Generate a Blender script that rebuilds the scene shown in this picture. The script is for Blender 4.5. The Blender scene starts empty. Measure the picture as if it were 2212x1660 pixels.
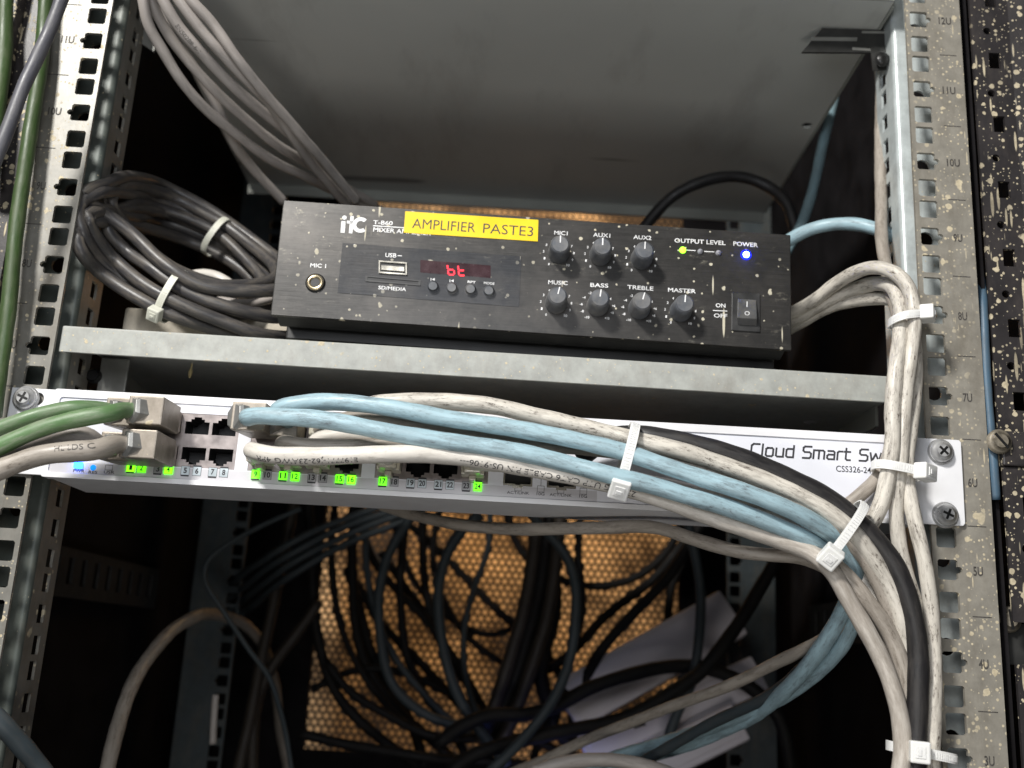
import bpy, math, random
from mathutils import Vector as Vec, Euler
from mathutils.geometry import tessellate_polygon
random.seed(7)
S = 0.001                                   # everything below is in millimetres
sc = bpy.context.scene
col = sc.collection
# ---------------------------------------------------------------- camera
CAM = Vec((8.36, -515.22, -74.13))
ROT = Euler((1.82633533, -0.05258359, -0.02000664), 'XYZ')
FPX, W0, H0 = 2233.78, 2212.0, 1660.0
cam = bpy.data.objects.new('camera', bpy.data.cameras.new('camera'))
col.objects.link(cam)
cam.location = CAM * S
cam.rotation_euler = ROT
cam.data.sensor_width = 36
cam.data.lens = 36 * FPX / W0
cam.data.clip_start = 0.01
cam.data.clip_end = 30
cam.data.dof.use_dof = True
cam.data.dof.focus_distance = 0.512
cam.data.dof.aperture_fstop = 8.0
sc.camera = cam
RM = ROT.to_matrix()
# ---------------------------------------------------------------- light
world = bpy.data.worlds.new('World')
sc.world = world
world.use_nodes = True
wb = world.node_tree.nodes['Background']
wb.inputs[0].default_value = (0.86, 0.93, 1.0, 1)
wb.inputs[1].default_value = 0.045


def area(name, loc, target, size, power, color, sy=None):
    d = bpy.data.lights.new(name, 'AREA')
    d.size = size * S
    if sy:
        d.shape = 'RECTANGLE'
        d.size_y = sy * S
    d.energy = power
    d.color = color
    o = bpy.data.objects.new(name, d)
    col.objects.link(o)
    o.location = Vec(loc) * S
    o.rotation_euler = (Vec(target) - Vec(loc)).to_track_quat('-Z', 'Y').to_euler()
    return o


area('key_lamp', (-600, -1050, 920), (20, 0, 60), 190, 31, (1.0, 0.975, 0.93))
area('fill_lamp', (-70, -570, 130), (10, 0, 60), 240, 1.3, (0.92, 0.95, 1.0))
area('low_fill_lamp', (40, -480, -330), (10, 0, 20), 160, .85, (1.0, 0.96, 0.9))  # unseen fill added to brighten the switch underside
area('room_lamp_behind', (60, 800, 560), (20, 1100, 60), 200, 5.0, (1.0, 0.62, 0.28))
sc.view_settings.view_transform = 'Standard'
sc.view_settings.look = 'None'
sc.view_settings.gamma = 1
sc.view_settings.use_curve_mapping = False
sc.view_settings.exposure = 0.0


# ---------------------------------------------------------------- helpers
def at(x, y, Y):
    """point at rack depth Y (mm) seen at photo point x, y"""
    d = RM @ Vec(((x - W0 / 2) / FPX, -(y - H0 / 2) / FPX, -1))
    return CAM + d * ((Y - CAM.y) / d.y)


def tag(o, label=None, cat=None, group=None, kind=None):
    if label: o['label'] = label
    if cat: o['category'] = cat
    if group: o['group'] = group
    if kind: o['kind'] = kind
    return o


def thing(name, label, cat, loc, group=None):
    o = bpy.data.objects.new(name, None)
    o.empty_display_size = 0.01
    col.objects.link(o)
    o.location = Vec(loc) * S
    o['base'] = [loc[0], loc[1], loc[2]]
    return tag(o, label, cat, group)


class MB:
    def __init__(s):
        s.v, s.f, s.sm, s.at = [], [], [], []

    def add(s, vs, fs, smooth=False, attr=None):
        b = len(s.v)
        s.v += [Vec(p) for p in vs]
        s.f += [tuple(i + b for i in f) for f in fs]
        s.sm += [smooth] * len(fs)
        s.at += attr if attr else [(0, 0, 0)] * len(vs)
        return s

    def box(s, x0, x1, y0, y1, z0, z1):
        vs = [(x, y, z) for z in (z0, z1) for y in (y0, y1) for x in (x0, x1)]
        return s.add(vs, [(0, 2, 3, 1), (4, 5, 7, 6), (0, 1, 5, 4), (2, 6, 7, 3), (0, 4, 6, 2), (1, 3, 7, 5)])

    def obox(s, c, ax, ay, az, hx, hy, hz):
        c = Vec(c)
        vs = [c + ax * (i * hx) + ay * (j * hy) + az * (k * hz) for k in (-1, 1) for j in (-1, 1) for i in (-1, 1)]
        return s.add(vs, [(0, 2, 3, 1), (4, 5, 7, 6), (0, 1, 5, 4), (2, 6, 7, 3), (0, 4, 6, 2), (1, 3, 7, 5)])

    def prism(s, pts, ext, holes=()):
        """planar polygon (3d points) with holes, extruded by ext"""
        loops = [[Vec(p) for p in pts]] + [[Vec(p) for p in h] for h in holes]
        tris = tessellate_polygon(loops)
        flat = [p for l in loops for p in l]
        ext = Vec(ext)
        n = len(flat)
        fs = [tuple(t) for t in tris] + [tuple(n + i for i in reversed(t)) for t in tris]
        b = 0
        for l in loops:
            m = len(l)
            for i in range(m):
                j = (i + 1) % m
                fs.append((b + i, b + j, n + b + j, n + b + i))
            b += m
        return s.add(flat + [p + ext for p in flat], fs)

    def strip(s, P, u0, u1, vb, holes, ext):
        """strip of cells, one hole (u, v points) per cell between the v bounds vb"""
        ext = Vec(ext)
        for i, h in enumerate(holes):
            loops = [[Vec((u0, vb[i], 0)), Vec((u1, vb[i], 0)), Vec((u1, vb[i + 1], 0)), Vec((u0, vb[i + 1], 0))], [Vec((a, b, 0)) for a, b in h]]
            tris = tessellate_polygon(loops)
            flat = [P(p.x, p.y) for l in loops for p in l]
            n = len(flat); m = len(h)
            fs = [tuple(t) for t in tris] + [tuple(n + k for k in reversed(t)) for t in tris]
            fs += [(4 + k, 4 + (k + 1) % m, n + 4 + (k + 1) % m, n + 4 + k) for k in range(m)]
            fs += [(0, 3, n + 3, n), (1, n + 1, n + 2, 2)]
            s.add(flat + [p + ext for p in flat], fs)
        return s

    def lathe(s, p0, axis, prof, n=24, smooth=True, ang0=0):
        """prof: (distance along axis, radius) pairs"""
        p0 = Vec(p0); axis = Vec(axis).normalized()
        a = axis.orthogonal().normalized()
        if abs(axis.y) > .9: a = (Vec((0, 0, 1)) - axis * axis.z).normalized()
        b = axis.cross(a)
        vs, fs = [], []
        for d, r in prof:
            for k in range(n):
                t = 2 * math.pi * k / n + ang0
                vs.append(p0 + axis * d + (a * math.cos(t) + b * math.sin(t)) * r)
        for i in range(len(prof) - 1):
            for k in range(n):
                q = (k + 1) % n
                fs.append((i * n + k, i * n + q, (i + 1) * n + q, (i + 1) * n + k))
        fs.append(tuple(range(n)))
        fs.append(tuple(reversed(range((len(prof) - 1) * n, len(prof) * n))))
        s.add(vs, fs, smooth)
        s.sm[-1] = s.sm[-2] = False
        return s

    def tube(s, frames, r, n=18, closed=False, rz=None):
        vs, fs, an = [], [], []
        m = len(frames)
        ph = 0 if closed else frames[0][0].x * 1.3
        for i, (p, t, a, b, d) in enumerate(frames):
            rr = r if closed else r * (1 + .028 * math.sin(d * .13 + ph) + .018 * math.sin(d * .37 + 2 * ph))
            if not closed: p = p + a * (.35 * math.sin(d * .055 + ph)) + b * (.35 * math.sin(d * .071 + 1.7 * ph))
            for k in range(n):
                th = 2 * math.pi * k / n
                ca, sa = math.cos(th), math.sin(th)
                vs.append(p + (a * ca + b * sa) * rr)
                an.append((d * S, rr * ca * S, rr * sa * S))
        for i in range(m - 1 + (1 if closed else 0)):
            i2 = (i + 1) % m
            for k in range(n):
                q = (k + 1) % n
                fs.append((i * n + k, i * n + q, i2 * n + q, i2 * n + k))
        if not closed:
            fs.append(tuple(reversed(range(n))))
            fs.append(tuple(range((m - 1) * n, m * n)))
        return s.add(vs, fs, True, an)

    def build(s, name, mat, parent=None, bevel=0, seg=2, loc=None):
        base = Vec((0, 0, 0))
        if parent is not None:
            base = Vec(parent['base'])
        elif loc is not None:
            base = Vec(loc)
        me = bpy.data.meshes.new(name)
        me.from_pydata([(p - base) * S for p in s.v], [], s.f)
        me.validate()
        me.update()
        if len(me.polygons) == len(s.sm):
            me.polygons.foreach_set('use_smooth', s.sm)
        a = me.attributes.new('cab', 'FLOAT_VECTOR', 'POINT')
        if len(me.vertices) == len(s.at):
            a.data.foreach_set('vector', [c for v in s.at for c in v])
        me.materials.append(mat)
        o = bpy.data.objects.new(name, me)
        col.objects.link(o)
        o['base'] = [base.x, base.y, base.z]
        if parent is not None:
            o.parent = parent
        else:
            o.location = base * S
        if bevel:
            import bmesh
            bm = bmesh.new(); bm.from_mesh(me)
            bmesh.ops.remove_doubles(bm, verts=bm.verts, dist=1e-7)
            bmesh.ops.recalc_face_normals(bm, faces=bm.faces)
            bm.to_mesh(me); bm.free()
            m = o.modifiers.new('bevel', 'BEVEL')
            m.width = bevel * S; m.segments = seg; m.limit_method = 'ANGLE'; m.angle_limit = math.radians(35)
            m.harden_normals = False
        return o


def sub_part(o, parent):
    """re-root a child one level down (its mesh is already relative to the same base)"""
    o.parent = parent
    return o


def catmull(P, step=2.5, closed=False):
    P = [Vec(p) for p in P]
    n = len(P)
    out = []
    segs = n if closed else n - 1
    for i in range(segs):
        if closed:
            p0, p1, p2, p3 = P[(i - 1) % n], P[i], P[(i + 1) % n], P[(i + 2) % n]
        else:
            p1, p2 = P[i], P[i + 1]
            p0 = P[i - 1] if i else p1 * 2 - p2
            p3 = P[i + 2] if i + 2 < n else p2 * 2 - p1
        # centripetal parametrisation
        t1 = max((p1 - p0).length, 1e-3) ** .5
        t2 = t1 + max((p2 - p1).length, 1e-3) ** .5
        t3 = t2 + max((p3 - p2).length, 1e-3) ** .5
        k = max(2, int((p2 - p1).length / step))
        for j in range(k):
            t = t1 + (t2 - t1) * j / k
            A1 = p0 * ((t1 - t) / t1) + p1 * (t / t1)
            A2 = p1 * ((t2 - t) / (t2 - t1)) + p2 * ((t - t1) / (t2 - t1))
            A3 = p2 * ((t3 - t) / (t3 - t2)) + p3 * ((t - t2) / (t3 - t2))
            B1 = A1 * ((t2 - t) / t2) + A2 * (t / t2)
            B2 = A2 * ((t3 - t) / (t3 - t1)) + A3 * ((t - t1) / (t3 - t1))
            out.append(B1 * ((t2 - t) / (t2 - t1)) + B2 * ((t - t1) / (t2 - t1)))
    if not closed: out.append(P[-1])
    return out


def frames_of(pts, closed=False, up=Vec((0, -1, 0))):
    n = len(pts)
    for _ in range(2):
        q = list(pts)
        for i in range(n):
            if closed or 0 < i < n - 1:
                q[i] = pts[i] * .5 + (pts[i - 1] + pts[(i + 1) % n]) * .25
        pts = q
    out = []
    d = 0
    a = None
    for i, p in enumerate(pts):
        if closed:
            t = (pts[(i + 1) % n] - pts[i - 1]).normalized()
        else:
            t = (pts[min(i + 1, n - 1)] - pts[max(i - 1, 0)]).normalized()
        if i: d += (pts[i] - pts[i - 1]).length
        # a always the side that faces the camera side of the rack: keeps print on top
        if a is None:
            a = (up - t * up.dot(t))
            a = a.normalized() if a.length > .05 else t.orthogonal().normalized()
        else:
            a = (a - t * a.dot(t)).normalized()
        b = t.cross(a)
        out.append((p, t, a, b, d))
    return out


def px(pts):
    return [at(*p) for p in pts]


def text_data(string, bold=0.0, font_scale=1):
    cu = bpy.data.curves.new('lettering', 'FONT')
    cu.body = string
    cu.size = 1
    cu.offset = bold
    cu.resolution_u = 3
    o = bpy.data.objects.new('lettering', cu)
    col.objects.link(o)
    dg = bpy.context.evaluated_depsgraph_get()
    dg.update()
    me = bpy.data.meshes.new_from_object(o.evaluated_get(dg))
    vs = [v.co.copy() for v in me.vertices]
    fs = [tuple(p.vertices) for p in me.polygons]
    bpy.data.objects.remove(o)
    bpy.data.curves.remove(cu)
    bpy.data.meshes.remove(me)
    return vs, fs


_tc = {}


def text_on(mb, string, a, b, h, n=Vec((0, -1, 0)), lift=0.12, bold=0.0, shear=0.0):
    """letters from point a to point b (baseline, mm), cap height h (mm)"""
    if (string, bold) not in _tc: _tc[(string, bold)] = text_data(string, bold)
    vs, fs = _tc[(string, bold)]
    x0 = min(v.x for v in vs); x1 = max(v.x for v in vs)
    y1 = max(v.y for v in vs); y0 = 0
    e1 = (b - a)
    L = e1.length
    e1.normalize()
    e3 = e1.cross(n) if e1.cross(n).z > 0 else -e1.cross(n)
    mb.add([a + n * lift + e1 * ((v.x - x0) / (x1 - x0) * L + shear * v.y / y1 * h) + e3 * (v.y / (y1 - y0) * h) for v in vs], fs)


def text_px(mb, string, x0, y0, x1, y1, hp, Y, lift=.12, bold=0.0, shear=0):
    """photo-space baseline ends and cap height, on the plane at depth Y"""
    a, b = at(x0, y0, Y), at(x1, y1, Y)
    h = (at(x0, y0, Y) - at(x0, y0 - hp, Y)).length
    text_on(mb, string, a, b, h, lift=lift, bold=bold, shear=shear)


STROKE = {
    'C': (4.2, [[(4, 7), (1, 7), (0, 6), (0, 1), (1, 0), (4, 0)]]), 'l': (1, [[(.3, 7), (.3, 0)]]),
    'o': (4, [[(1, 5), (3, 5), (3.6, 4.3), (3.6, .7), (3, 0), (.7, 0), (0, .7), (0, 4.3), (.7, 5), (1, 5)]]),
    'u': (4, [[(0, 5), (0, .7), (.7, 0), (3.6, 0)], [(3.6, 5), (3.6, 0)]]),
    'd': (4, [[(3.6, 7), (3.6, 0), (.7, 0), (0, .7), (0, 4.3), (.7, 5), (3.6, 5)]]),
    'S': (4.2, [[(4, 7), (.8, 7), (0, 6.2), (0, 4.4), (.8, 3.6), (3.2, 3.6), (4, 2.8), (4, .8), (3.2, 0), (0, 0)]]),
    'm': (5.8, [[(0, 0), (0, 5), (4.7, 5), (5.4, 4.3), (5.4, 0)], [(2.7, 5), (2.7, 0)]]),
    'a': (4, [[(.3, 5), (2.9, 5), (3.6, 4.3), (3.6, 0), (.7, 0), (0, .7), (0, 2), (.7, 2.8), (3.6, 2.8)]]),
    'r': (2.6, [[(0, 0), (0, 4.3), (.7, 5), (2.5, 5)]]), 't': (3, [[(.5, 7), (.5, .7), (1.2, 0), (2.8, 0)], [(-.3, 5), (2.6, 5)]]),
    'w': (5.8, [[(0, 5), (.9, 0), (2.7, 4.6), (4.5, 0), (5.4, 5)]]), 'i': (1, [[(.3, 5), (.3, 0)], [(.3, 6.4), (.3, 7.1)]]),
    'c': (3.6, [[(3.3, 5), (.7, 5), (0, 4.3), (0, .7), (.7, 0), (3.3, 0)]]),
    'h': (4, [[(0, 7), (0, 0)], [(0, 5), (2.9, 5), (3.6, 4.3), (3.6, 0)]]), ' ': (2.2, [])}


def stroke_text(mb, string, a, b, h, wd, n=Vec((0, -1, 0)), shear=.12, lift=.12):
    x = 0
    segs = []
    for ch in string:
        w, pl = STROKE[ch]
        for l in pl:
            for i in range(len(l) - 1):
                segs.append(((l[i][0] + x, l[i][1]), (l[i + 1][0] + x, l[i + 1][1])))
        x += w + 1.15
    x -= 1.15
    e1 = b - a
    L = e1.length
    e1.normalize()
    e3 = Vec((-e1.z, 0, e1.x))
    if e3.z < 0: e3 = -e3

    def P(p): return a + e1 * (p[0] / x * L + shear * p[1] / 7 * h) + e3 * (p[1] / 7 * h)
    for k, (p, q) in enumerate(segs):
        p, q = P(p), P(q)
        t = (q - p).normalized()
        s = t.cross(n)
        p -= t * wd * .42; q += t * wd * .42
        o = n * (lift + .004 * (k % 7))
        mb.add([p + s * wd / 2 + o, q + s * wd / 2 + o, q - s * wd / 2 + o, p - s * wd / 2 + o], [(0, 1, 2, 3)])


# ---------------------------------------------------------------- materials
class NT:
    def __init__(s, name):
        s.m = bpy.data.materials.new(name)
        s.m.use_nodes = True
        s.t = s.m.node_tree
        s.p = s.t.nodes['Principled BSDF']
        s.tc = None

    def n(s, typ, **kw):
        nd = s.t.nodes.new(typ)
        for k, v in kw.items():
            if k.startswith('i_'):
                key = k[2:]
                nd.inputs[int(key) if key.isdigit() else key].default_value = v
            else:
                setattr(nd, k, v)
        return nd

    def l(s, a, b): s.t.links.new(a, b)

    def coord(s, scale=(1, 1, 1), rot=(0, 0, 0), attr=None):
        if attr:
            src = s.n('ShaderNodeAttribute', attribute_name=attr).outputs['Vector']
        else:
            src = s.n('ShaderNodeTexCoord').outputs['Object']
        mp = s.n('ShaderNodeMapping')
        mp.inputs['Scale'].default_value = scale
        mp.inputs['Rotation'].default_value = rot
        s.l(src, mp.inputs['Vector'])
        return mp.outputs['Vector']

    def noise(s, vec, scale, detail=3, rough=.55):
        nd = s.n('ShaderNodeTexNoise')
        nd.inputs['Scale'].default_value = scale
        nd.inputs['Detail'].default_value = detail
        nd.inputs['Roughness'].default_value = rough
        s.l(vec, nd.inputs['Vector'])
        return nd.outputs['Fac']

    def ramp(s, fac, a, b, va=0, vb=1):
        nd = s.n('ShaderNodeMapRange')
        nd.inputs['From Min'].default_value = a
        nd.inputs['From Max'].default_value = b
        nd.inputs['To Min'].default_value = va
        nd.inputs['To Max'].default_value = vb
        s.l(fac, nd.inputs['Value'])
        return nd.outputs['Result']

    def mix(s, fac, A, B):
        nd = s.n('ShaderNodeMix', data_type='RGBA')
        if isinstance(fac, (int, float)): nd.inputs[0].default_value = fac
        else: s.l(fac, nd.inputs[0])
        for k, c in ((6, A), (7, B)):
            if isinstance(c, tuple): nd.inputs[k].default_value = (*c[:3], 1)
            else: s.l(c, nd.inputs[k])
        return nd.outputs[2]

    def math(s, op, a, b):
        nd = s.n('ShaderNodeMath', operation=op)
        for k, c in ((0, a), (1, b)):
            if isinstance(c, (int, float)): nd.inputs[k].default_value = c
            else: s.l(c, nd.inputs[k])
        return nd.outputs[0]

    def drops(s, scale, rmax, power, stretch=(1, 1, 1), rot=(0, 0, 0), off=0.0, warp=.0):
        """dried droplets: cells with random radius, most of them tiny"""
        v = s.coord(stretch, rot)
        add = s.n('ShaderNodeVectorMath', operation='ADD')
        s.l(v, add.inputs[0]); add.inputs[1].default_value = (off, off * .7, off * 1.3)
        vv = add.outputs[0]
        if warp:
            nz = s.n('ShaderNodeTexNoise'); nz.inputs['Scale'].default_value = scale * 3.0
            nz.inputs['Detail'].default_value = 2
            s.l(vv, nz.inputs['Vector'])
            sc_ = s.n('ShaderNodeVectorMath', operation='SCALE'); sc_.inputs['Scale'].default_value = warp / scale
            s.l(nz.outputs['Color'], sc_.inputs[0])
            a2 = s.n('ShaderNodeVectorMath', operation='ADD')
            s.l(vv, a2.inputs[0]); s.l(sc_.outputs[0], a2.inputs[1])
            vv = a2.outputs[0]
        vo = s.n('ShaderNodeTexVoronoi', feature='F1')
        vo.inputs['Scale'].default_value = scale
        s.l(vv, vo.inputs['Vector'])
        sp = s.n('ShaderNodeSeparateColor')
        s.l(vo.outputs['Color'], sp.inputs[0])
        rad = s.math('MULTIPLY', s.math('POWER', sp.outputs[0], power), rmax)
        d = s.math('SUBTRACT', rad, vo.outputs['Distance'])
        return s.ramp(d, -0.01, .03)

    def bump(s, h, strength=.3, dist=.0003):
        b = s.n('ShaderNodeBump')
        b.inputs['Strength'].default_value = strength
        b.inputs['Distance'].default_value = dist
        s.l(h, b.inputs['Height'])
        s.l(b.outputs[0], s.p.inputs['Normal'])

    def set(s, colr=None, rough=None, metal=None):
        for nm, c in (('Base Color', colr), ('Roughness', rough), ('Metallic', metal)):
            if c is None: continue
            if isinstance(c, tuple): s.p.inputs[nm].default_value = (*c[:3], 1)
            elif isinstance(c, (int, float)): s.p.inputs[nm].default_value = c
            else: s.l(c, s.p.inputs[nm])
        return s


CREAM = (.62, .54, .38)


def m_simple(name, colr, rough=.5, metal=0.0, var=.25, scale=120, bump=0, spec=None, dust=0.0):
    t = NT(name)
    v = t.coord()
    nz = t.noise(v, scale, 4)
    dark = tuple(c * (1 - var) for c in colr); lite = tuple(min(1, c * (1 + var)) for c in colr)
    c = t.mix(t.ramp(nz, .3, .7), dark, lite)
    if dust:
        nd = t.noise(v, scale * .35, 5, .7)
        c = t.mix(t.ramp(nd, .45, .75, 0, dust), c, (.42, .38, .32))
    t.set(c, t.ramp(nz, .3, .7, rough * .85, min(1, rough * 1.2)), metal)
    if bump: t.bump(t.noise(v, scale * 6, 3), bump)
    if spec is not None: t.p.inputs['Specular IOR Level'].default_value = spec
    return t.m


def m_splat(name, colr, rough, metal, dens=1.0, streak=0.0, grime=.5, bump=.15, gscale=60, grimecol=(.13, .11, .08), big=.26, noise_sc=90):
    t = NT(name)
    v = t.coord()
    base = t.mix(t.ramp(t.noise(v, noise_sc, 5, .65), .3, .72), tuple(c * .78 for c in colr), tuple(c * 1.18 for c in colr))
    g = t.ramp(t.noise(t.coord((1, 1, .45)), gscale, 6, .72), .47, .72, 0, grime)
    base = t.mix(g, base, grimecol)
    zone = t.ramp(t.noise(v, 22, 2), .35, .55, .35, 1.0)
    d1 = t.drops(70, big * dens, 2.6, warp=.35)
    d2 = t.drops(210, .36 * dens, 1.9, off=.31, warp=.25)
    d3 = t.drops(480, .36 * dens, 1.6, off=.77)
    mk = t.math('MAXIMUM', d1, t.math('MAXIMUM', d2, d3))
    if streak:
        for k, (r, o) in enumerate(((.45, .2), (-.5, .9), (.95, .5))):
            s_ = t.drops(190, .22 * streak, 1.7, stretch=(1.4, 1, .17), rot=(0, r, 0), off=o)
            mk = t.math('MAXIMUM', mk, s_)
    mk = t.math('MULTIPLY', mk, zone)
    cc = t.mix(t.ramp(t.noise(v, 500, 2), .3, .7), CREAM, (.42, .36, .25))
    t.set(t.mix(mk, base, cc), t.mix(mk, (rough,) * 3, (.85,) * 3), t.math('MULTIPLY', t.math('SUBTRACT', 1, mk), metal))
    if bump:
        t.bump(t.math('ADD', t.math('MULTIPLY', t.noise(v, 700, 3), .5), mk), bump)
    return t.m


def m_cable(name, colr, dirt=.5, rough=.42, dcol=(.10, .08, .06), tint=None, fine=.5, grade=None):
    t = NT(name)
    v = t.coord((1, 5.5, 5.5), attr='cab')
    n1 = t.noise(v, 70, 6, .72)
    v2 = t.coord((1, 2.2, 2.2), attr='cab')
    n2 = t.noise(v2, 24, 3, .6)
    v3 = t.coord((1, 3.0, 3.0), attr='cab')
    n3 = t.noise(v3, 330, 4, .75)
    n4 = t.noise(t.coord((1, 1.4, 1.4), attr='cab'), 60, 2)
    base = t.mix(t.ramp(n2, .3, .7), tuple(c * .82 for c in colr), tuple(min(.9, c * 1.12) for c in colr))
    k1 = t.math('MULTIPLY', t.ramp(n1, .43, .62), t.ramp(n2, .35, .62, .35, 1))
    base = t.mix(t.math('MULTIPLY', k1, dirt), base, tuple(a * .68 + b * .32 for a, b in zip(dcol, colr)))
    k3 = t.math('MULTIPLY', t.math('MULTIPLY', t.ramp(n3, .52, .64), t.ramp(n1, .44, .60, .05, 1)), t.ramp(n4, .42, .6, .15, 1))
    base = t.mix(t.math('MULTIPLY', k3, dirt * fine * 1.4), base, dcol)
    if grade:                                    # the far end of this cable is dirtier
        sx = t.n('ShaderNodeSeparateXYZ')
        t.l(t.n('ShaderNodeAttribute', attribute_name='cab').outputs['Vector'], sx.inputs[0])
        gm = t.math('MULTIPLY', t.ramp(sx.outputs[0], grade[0], grade[1], 0, .85), t.ramp(n1, .3, .62, .45, 1))
        base = t.mix(gm, base, grade[2])
    t.set(base, t.ramp(n1, .3, .7, rough * .8, min(1, rough * 1.5)), 0)
    t.bump(t.math('ADD', n3, n1), .22, .00025)
    return t.m


def m_emit(name, colr, strength, base=None):
    t = NT(name)
    t.set(base or colr, .4, 0)
    t.p.inputs['Emission Color'].default_value = (*colr, 1)
    t.p.inputs['Emission Strength'].default_value = strength
    return t.m


def m_brushed(name, colr, rough, metal, splat=1.0):
    t = NT(name)
    v = t.coord((1, 1, 70))
    n1 = t.noise(v, 50, 3, .8)
    v0 = t.coord()
    g = t.noise(v0, 30, 5, .7)
    base = t.mix(t.ramp(n1, .3, .7), tuple(c * .72 for c in colr), tuple(c * 1.4 for c in colr))
    base = t.mix(t.ramp(g, .42, .72, .05, .5), base, (.13, .12, .11))
    zone = t.ramp(t.noise(v0, 13, 2), .4, .6, .15, 1.0)
    d1 = t.drops(95, .17 * splat, 3.6, stretch=(1, 1, .8), rot=(0, .5, 0), warp=.3)
    d2 = t.drops(240, .26 * splat, 2.3, off=.4, warp=.2)
    d3 = t.drops(120, .15 * splat, 2.0, stretch=(1.6, 1, .14), rot=(0, -.25, 0), off=.7)
    d4 = t.math('MULTIPLY', t.drops(110, .09, 1.6, stretch=(1.5, 1, .10), rot=(0, .35, 0), off=1.7), .45)
    smear = t.ramp(t.noise(t.coord((1, 1, 2.2), (0, .5, 0)), 75, 6, .8), .60, .80, 0, .5)
    mk = t.math('MAXIMUM', t.math('MULTIPLY', d1, t.ramp(zone, .15, 1, .5, 1)), t.math('MAXIMUM', t.math('MULTIPLY', d2, zone), t.math('MAXIMUM', d3, t.math('MAXIMUM', d4, t.math('MULTIPLY', smear, zone)))))
    t.set(t.mix(mk, base, (.52, .48, .37)), t.mix(mk, t.ramp(n1, .3, .7, rough * .8, rough * 1.25), (.8,) * 3), t.math('MULTIPLY', t.math('SUBTRACT', 1, mk), metal))
    t.bump(t.math('ADD', t.math('MULTIPLY', n1, .25), mk), .25, .0002)
    return t.m


M = {}
M['rail_l'] = m_splat('galvanised rail steel', (.22, .212, .19), .42, .2, dens=.95, grime=.7, bump=.12)
M['rail_r'] = m_splat('dirty galvanised rail steel', (.30, .28, .24), .5, .2, dens=1.1, streak=.6, grime=.55, bump=.2, big=.34)
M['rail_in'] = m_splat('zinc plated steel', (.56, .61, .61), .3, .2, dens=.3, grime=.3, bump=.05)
M['rail_in_shaded'] = m_splat('green grey steel in painted shade', (.09, .105, .095), .45, .2, dens=.3, grime=.3, bump=.05)  # same inner steel as the right rail, darkened to stand for shade
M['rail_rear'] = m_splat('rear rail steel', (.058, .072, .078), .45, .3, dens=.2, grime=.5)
M['post'] = m_splat('black textured post paint', (.030, .027, .028), .42, .0, dens=1.15, streak=1.2, grime=.25, bump=.35, grimecol=(.12, .10, .09), big=.22)
M['shelf'] = m_splat('light grey shelf paint', (.36, .37, .345), .5, 0, dens=.7, grime=.45, bump=.3, gscale=45, grimecol=(.2, .18, .15))
M['shelf_under'] = m_simple('grey shelf underside paint', (.30, .31, .28), .6, 0, var=.16, scale=14, dust=.0)
M['dark'] = m_simple('dark cabinet paint', (.014, .013, .014), .8, 0, var=.4, scale=30, spec=.05)
M['bardark'] = m_simple('dark slotted bar steel', (.045, .045, .045), .7, 0, spec=.05)
M['darkmetal'] = m_simple('black bracket steel', (.05, .05, .048), .35, .4, var=.3, scale=60)
M['bracket'] = m_simple('grey bracket steel', (.28, .28, .26), .4, .4, var=.2, scale=60)
M['white'] = m_simple('white powder coat', (.80, .80, .82), .38, 0, var=.035, scale=90)
M['whiteface'] = m_simple('white printed front film', (.80, .81, .87), .3, 0, var=.02, scale=60)
M['greyface'] = m_simple('light grey printed band', (.60, .59, .62), .33, 0, var=.03, scale=60)
M['jack'] = m_simple('dull nickel jack shield', (.34, .30, .29), .35, .7, var=.15, scale=200)
M['portdark'] = m_simple('black port interior', (.006, .006, .007), .5, 0)
M['ink'] = m_simple('dark grey ink', (.035, .035, .04), .6, 0)
M['railink'] = m_simple('worn black ink', (.06, .055, .05), .7, 0, var=.6, scale=900)
M['wink'] = m_simple('white ink', (.75, .75, .75), .5, 0)
M['screw'] = m_simple('bright zinc screw', (.52, .52, .52), .3, .45, var=.2, scale=200)
M['screwdark'] = m_simple('blackened screw', (.03, .03, .03), .35, .5)
M['screwmud'] = m_simple('muddy screw', (.25, .22, .17), .5, .5, var=.4, scale=300, dust=.6)
M['amp_face'] = m_brushed('brushed black aluminium', (.040, .039, .038), .34, .55)
M['amp_body'] = m_simple('black amplifier casing', (.022, .022, .022), .45, .1, var=.2, scale=100)
M['gloss'] = m_brushed('glossy dark insert film', (.035, .037, .042), .22, .0, splat=1.1)
M['knob'] = m_simple('dusty grey knob plastic', (.085, .092, .105), .5, 0, var=.25, scale=160, dust=.35)
M['rocker'] = m_simple('dusty black rocker plastic', (.06, .062, .065), .42, 0, var=.2, scale=160, dust=.2)
M['rockerframe'] = m_simple('black switch frame plastic', (.03, .03, .03), .4, 0)
M['tape'] = m_simple('yellow label tape', (.84, .59, .015), .3, 0, var=.10, scale=30, bump=.12)
M['gold'] = m_simple('nickel gold jack ring', (.55, .46, .30), .25, .8)
M['nickel'] = m_simple('nickel usb shell', (.60, .57, .50), .25, .8)
M['nickel_worn'] = m_splat('worn nickel plug body', (.33, .29, .245), .42, .55, dens=.5, grime=.5, bump=.2, gscale=120)
M['hexnut'] = m_splat('grey cable gland', (.30, .30, .29), .4, .5, dens=.3, grime=.3, gscale=120)
M['nylon'] = NT('white nylon').m
_n = M['nylon'].node_tree.nodes['Principled BSDF']
_n.inputs['Base Color'].default_value = (.78, .78, .76, 1); _n.inputs['Roughness'].default_value = .35
_n.inputs['Subsurface Weight'].default_value = .25; _n.inputs['Subsurface Radius'].default_value = (.004, .004, .0035)
_n.inputs['Subsurface Scale'].default_value = .5
M['nylon_old'] = m_simple('dusty nylon', (.60, .60, .52), .45, 0, var=.08, scale=80)
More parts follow.
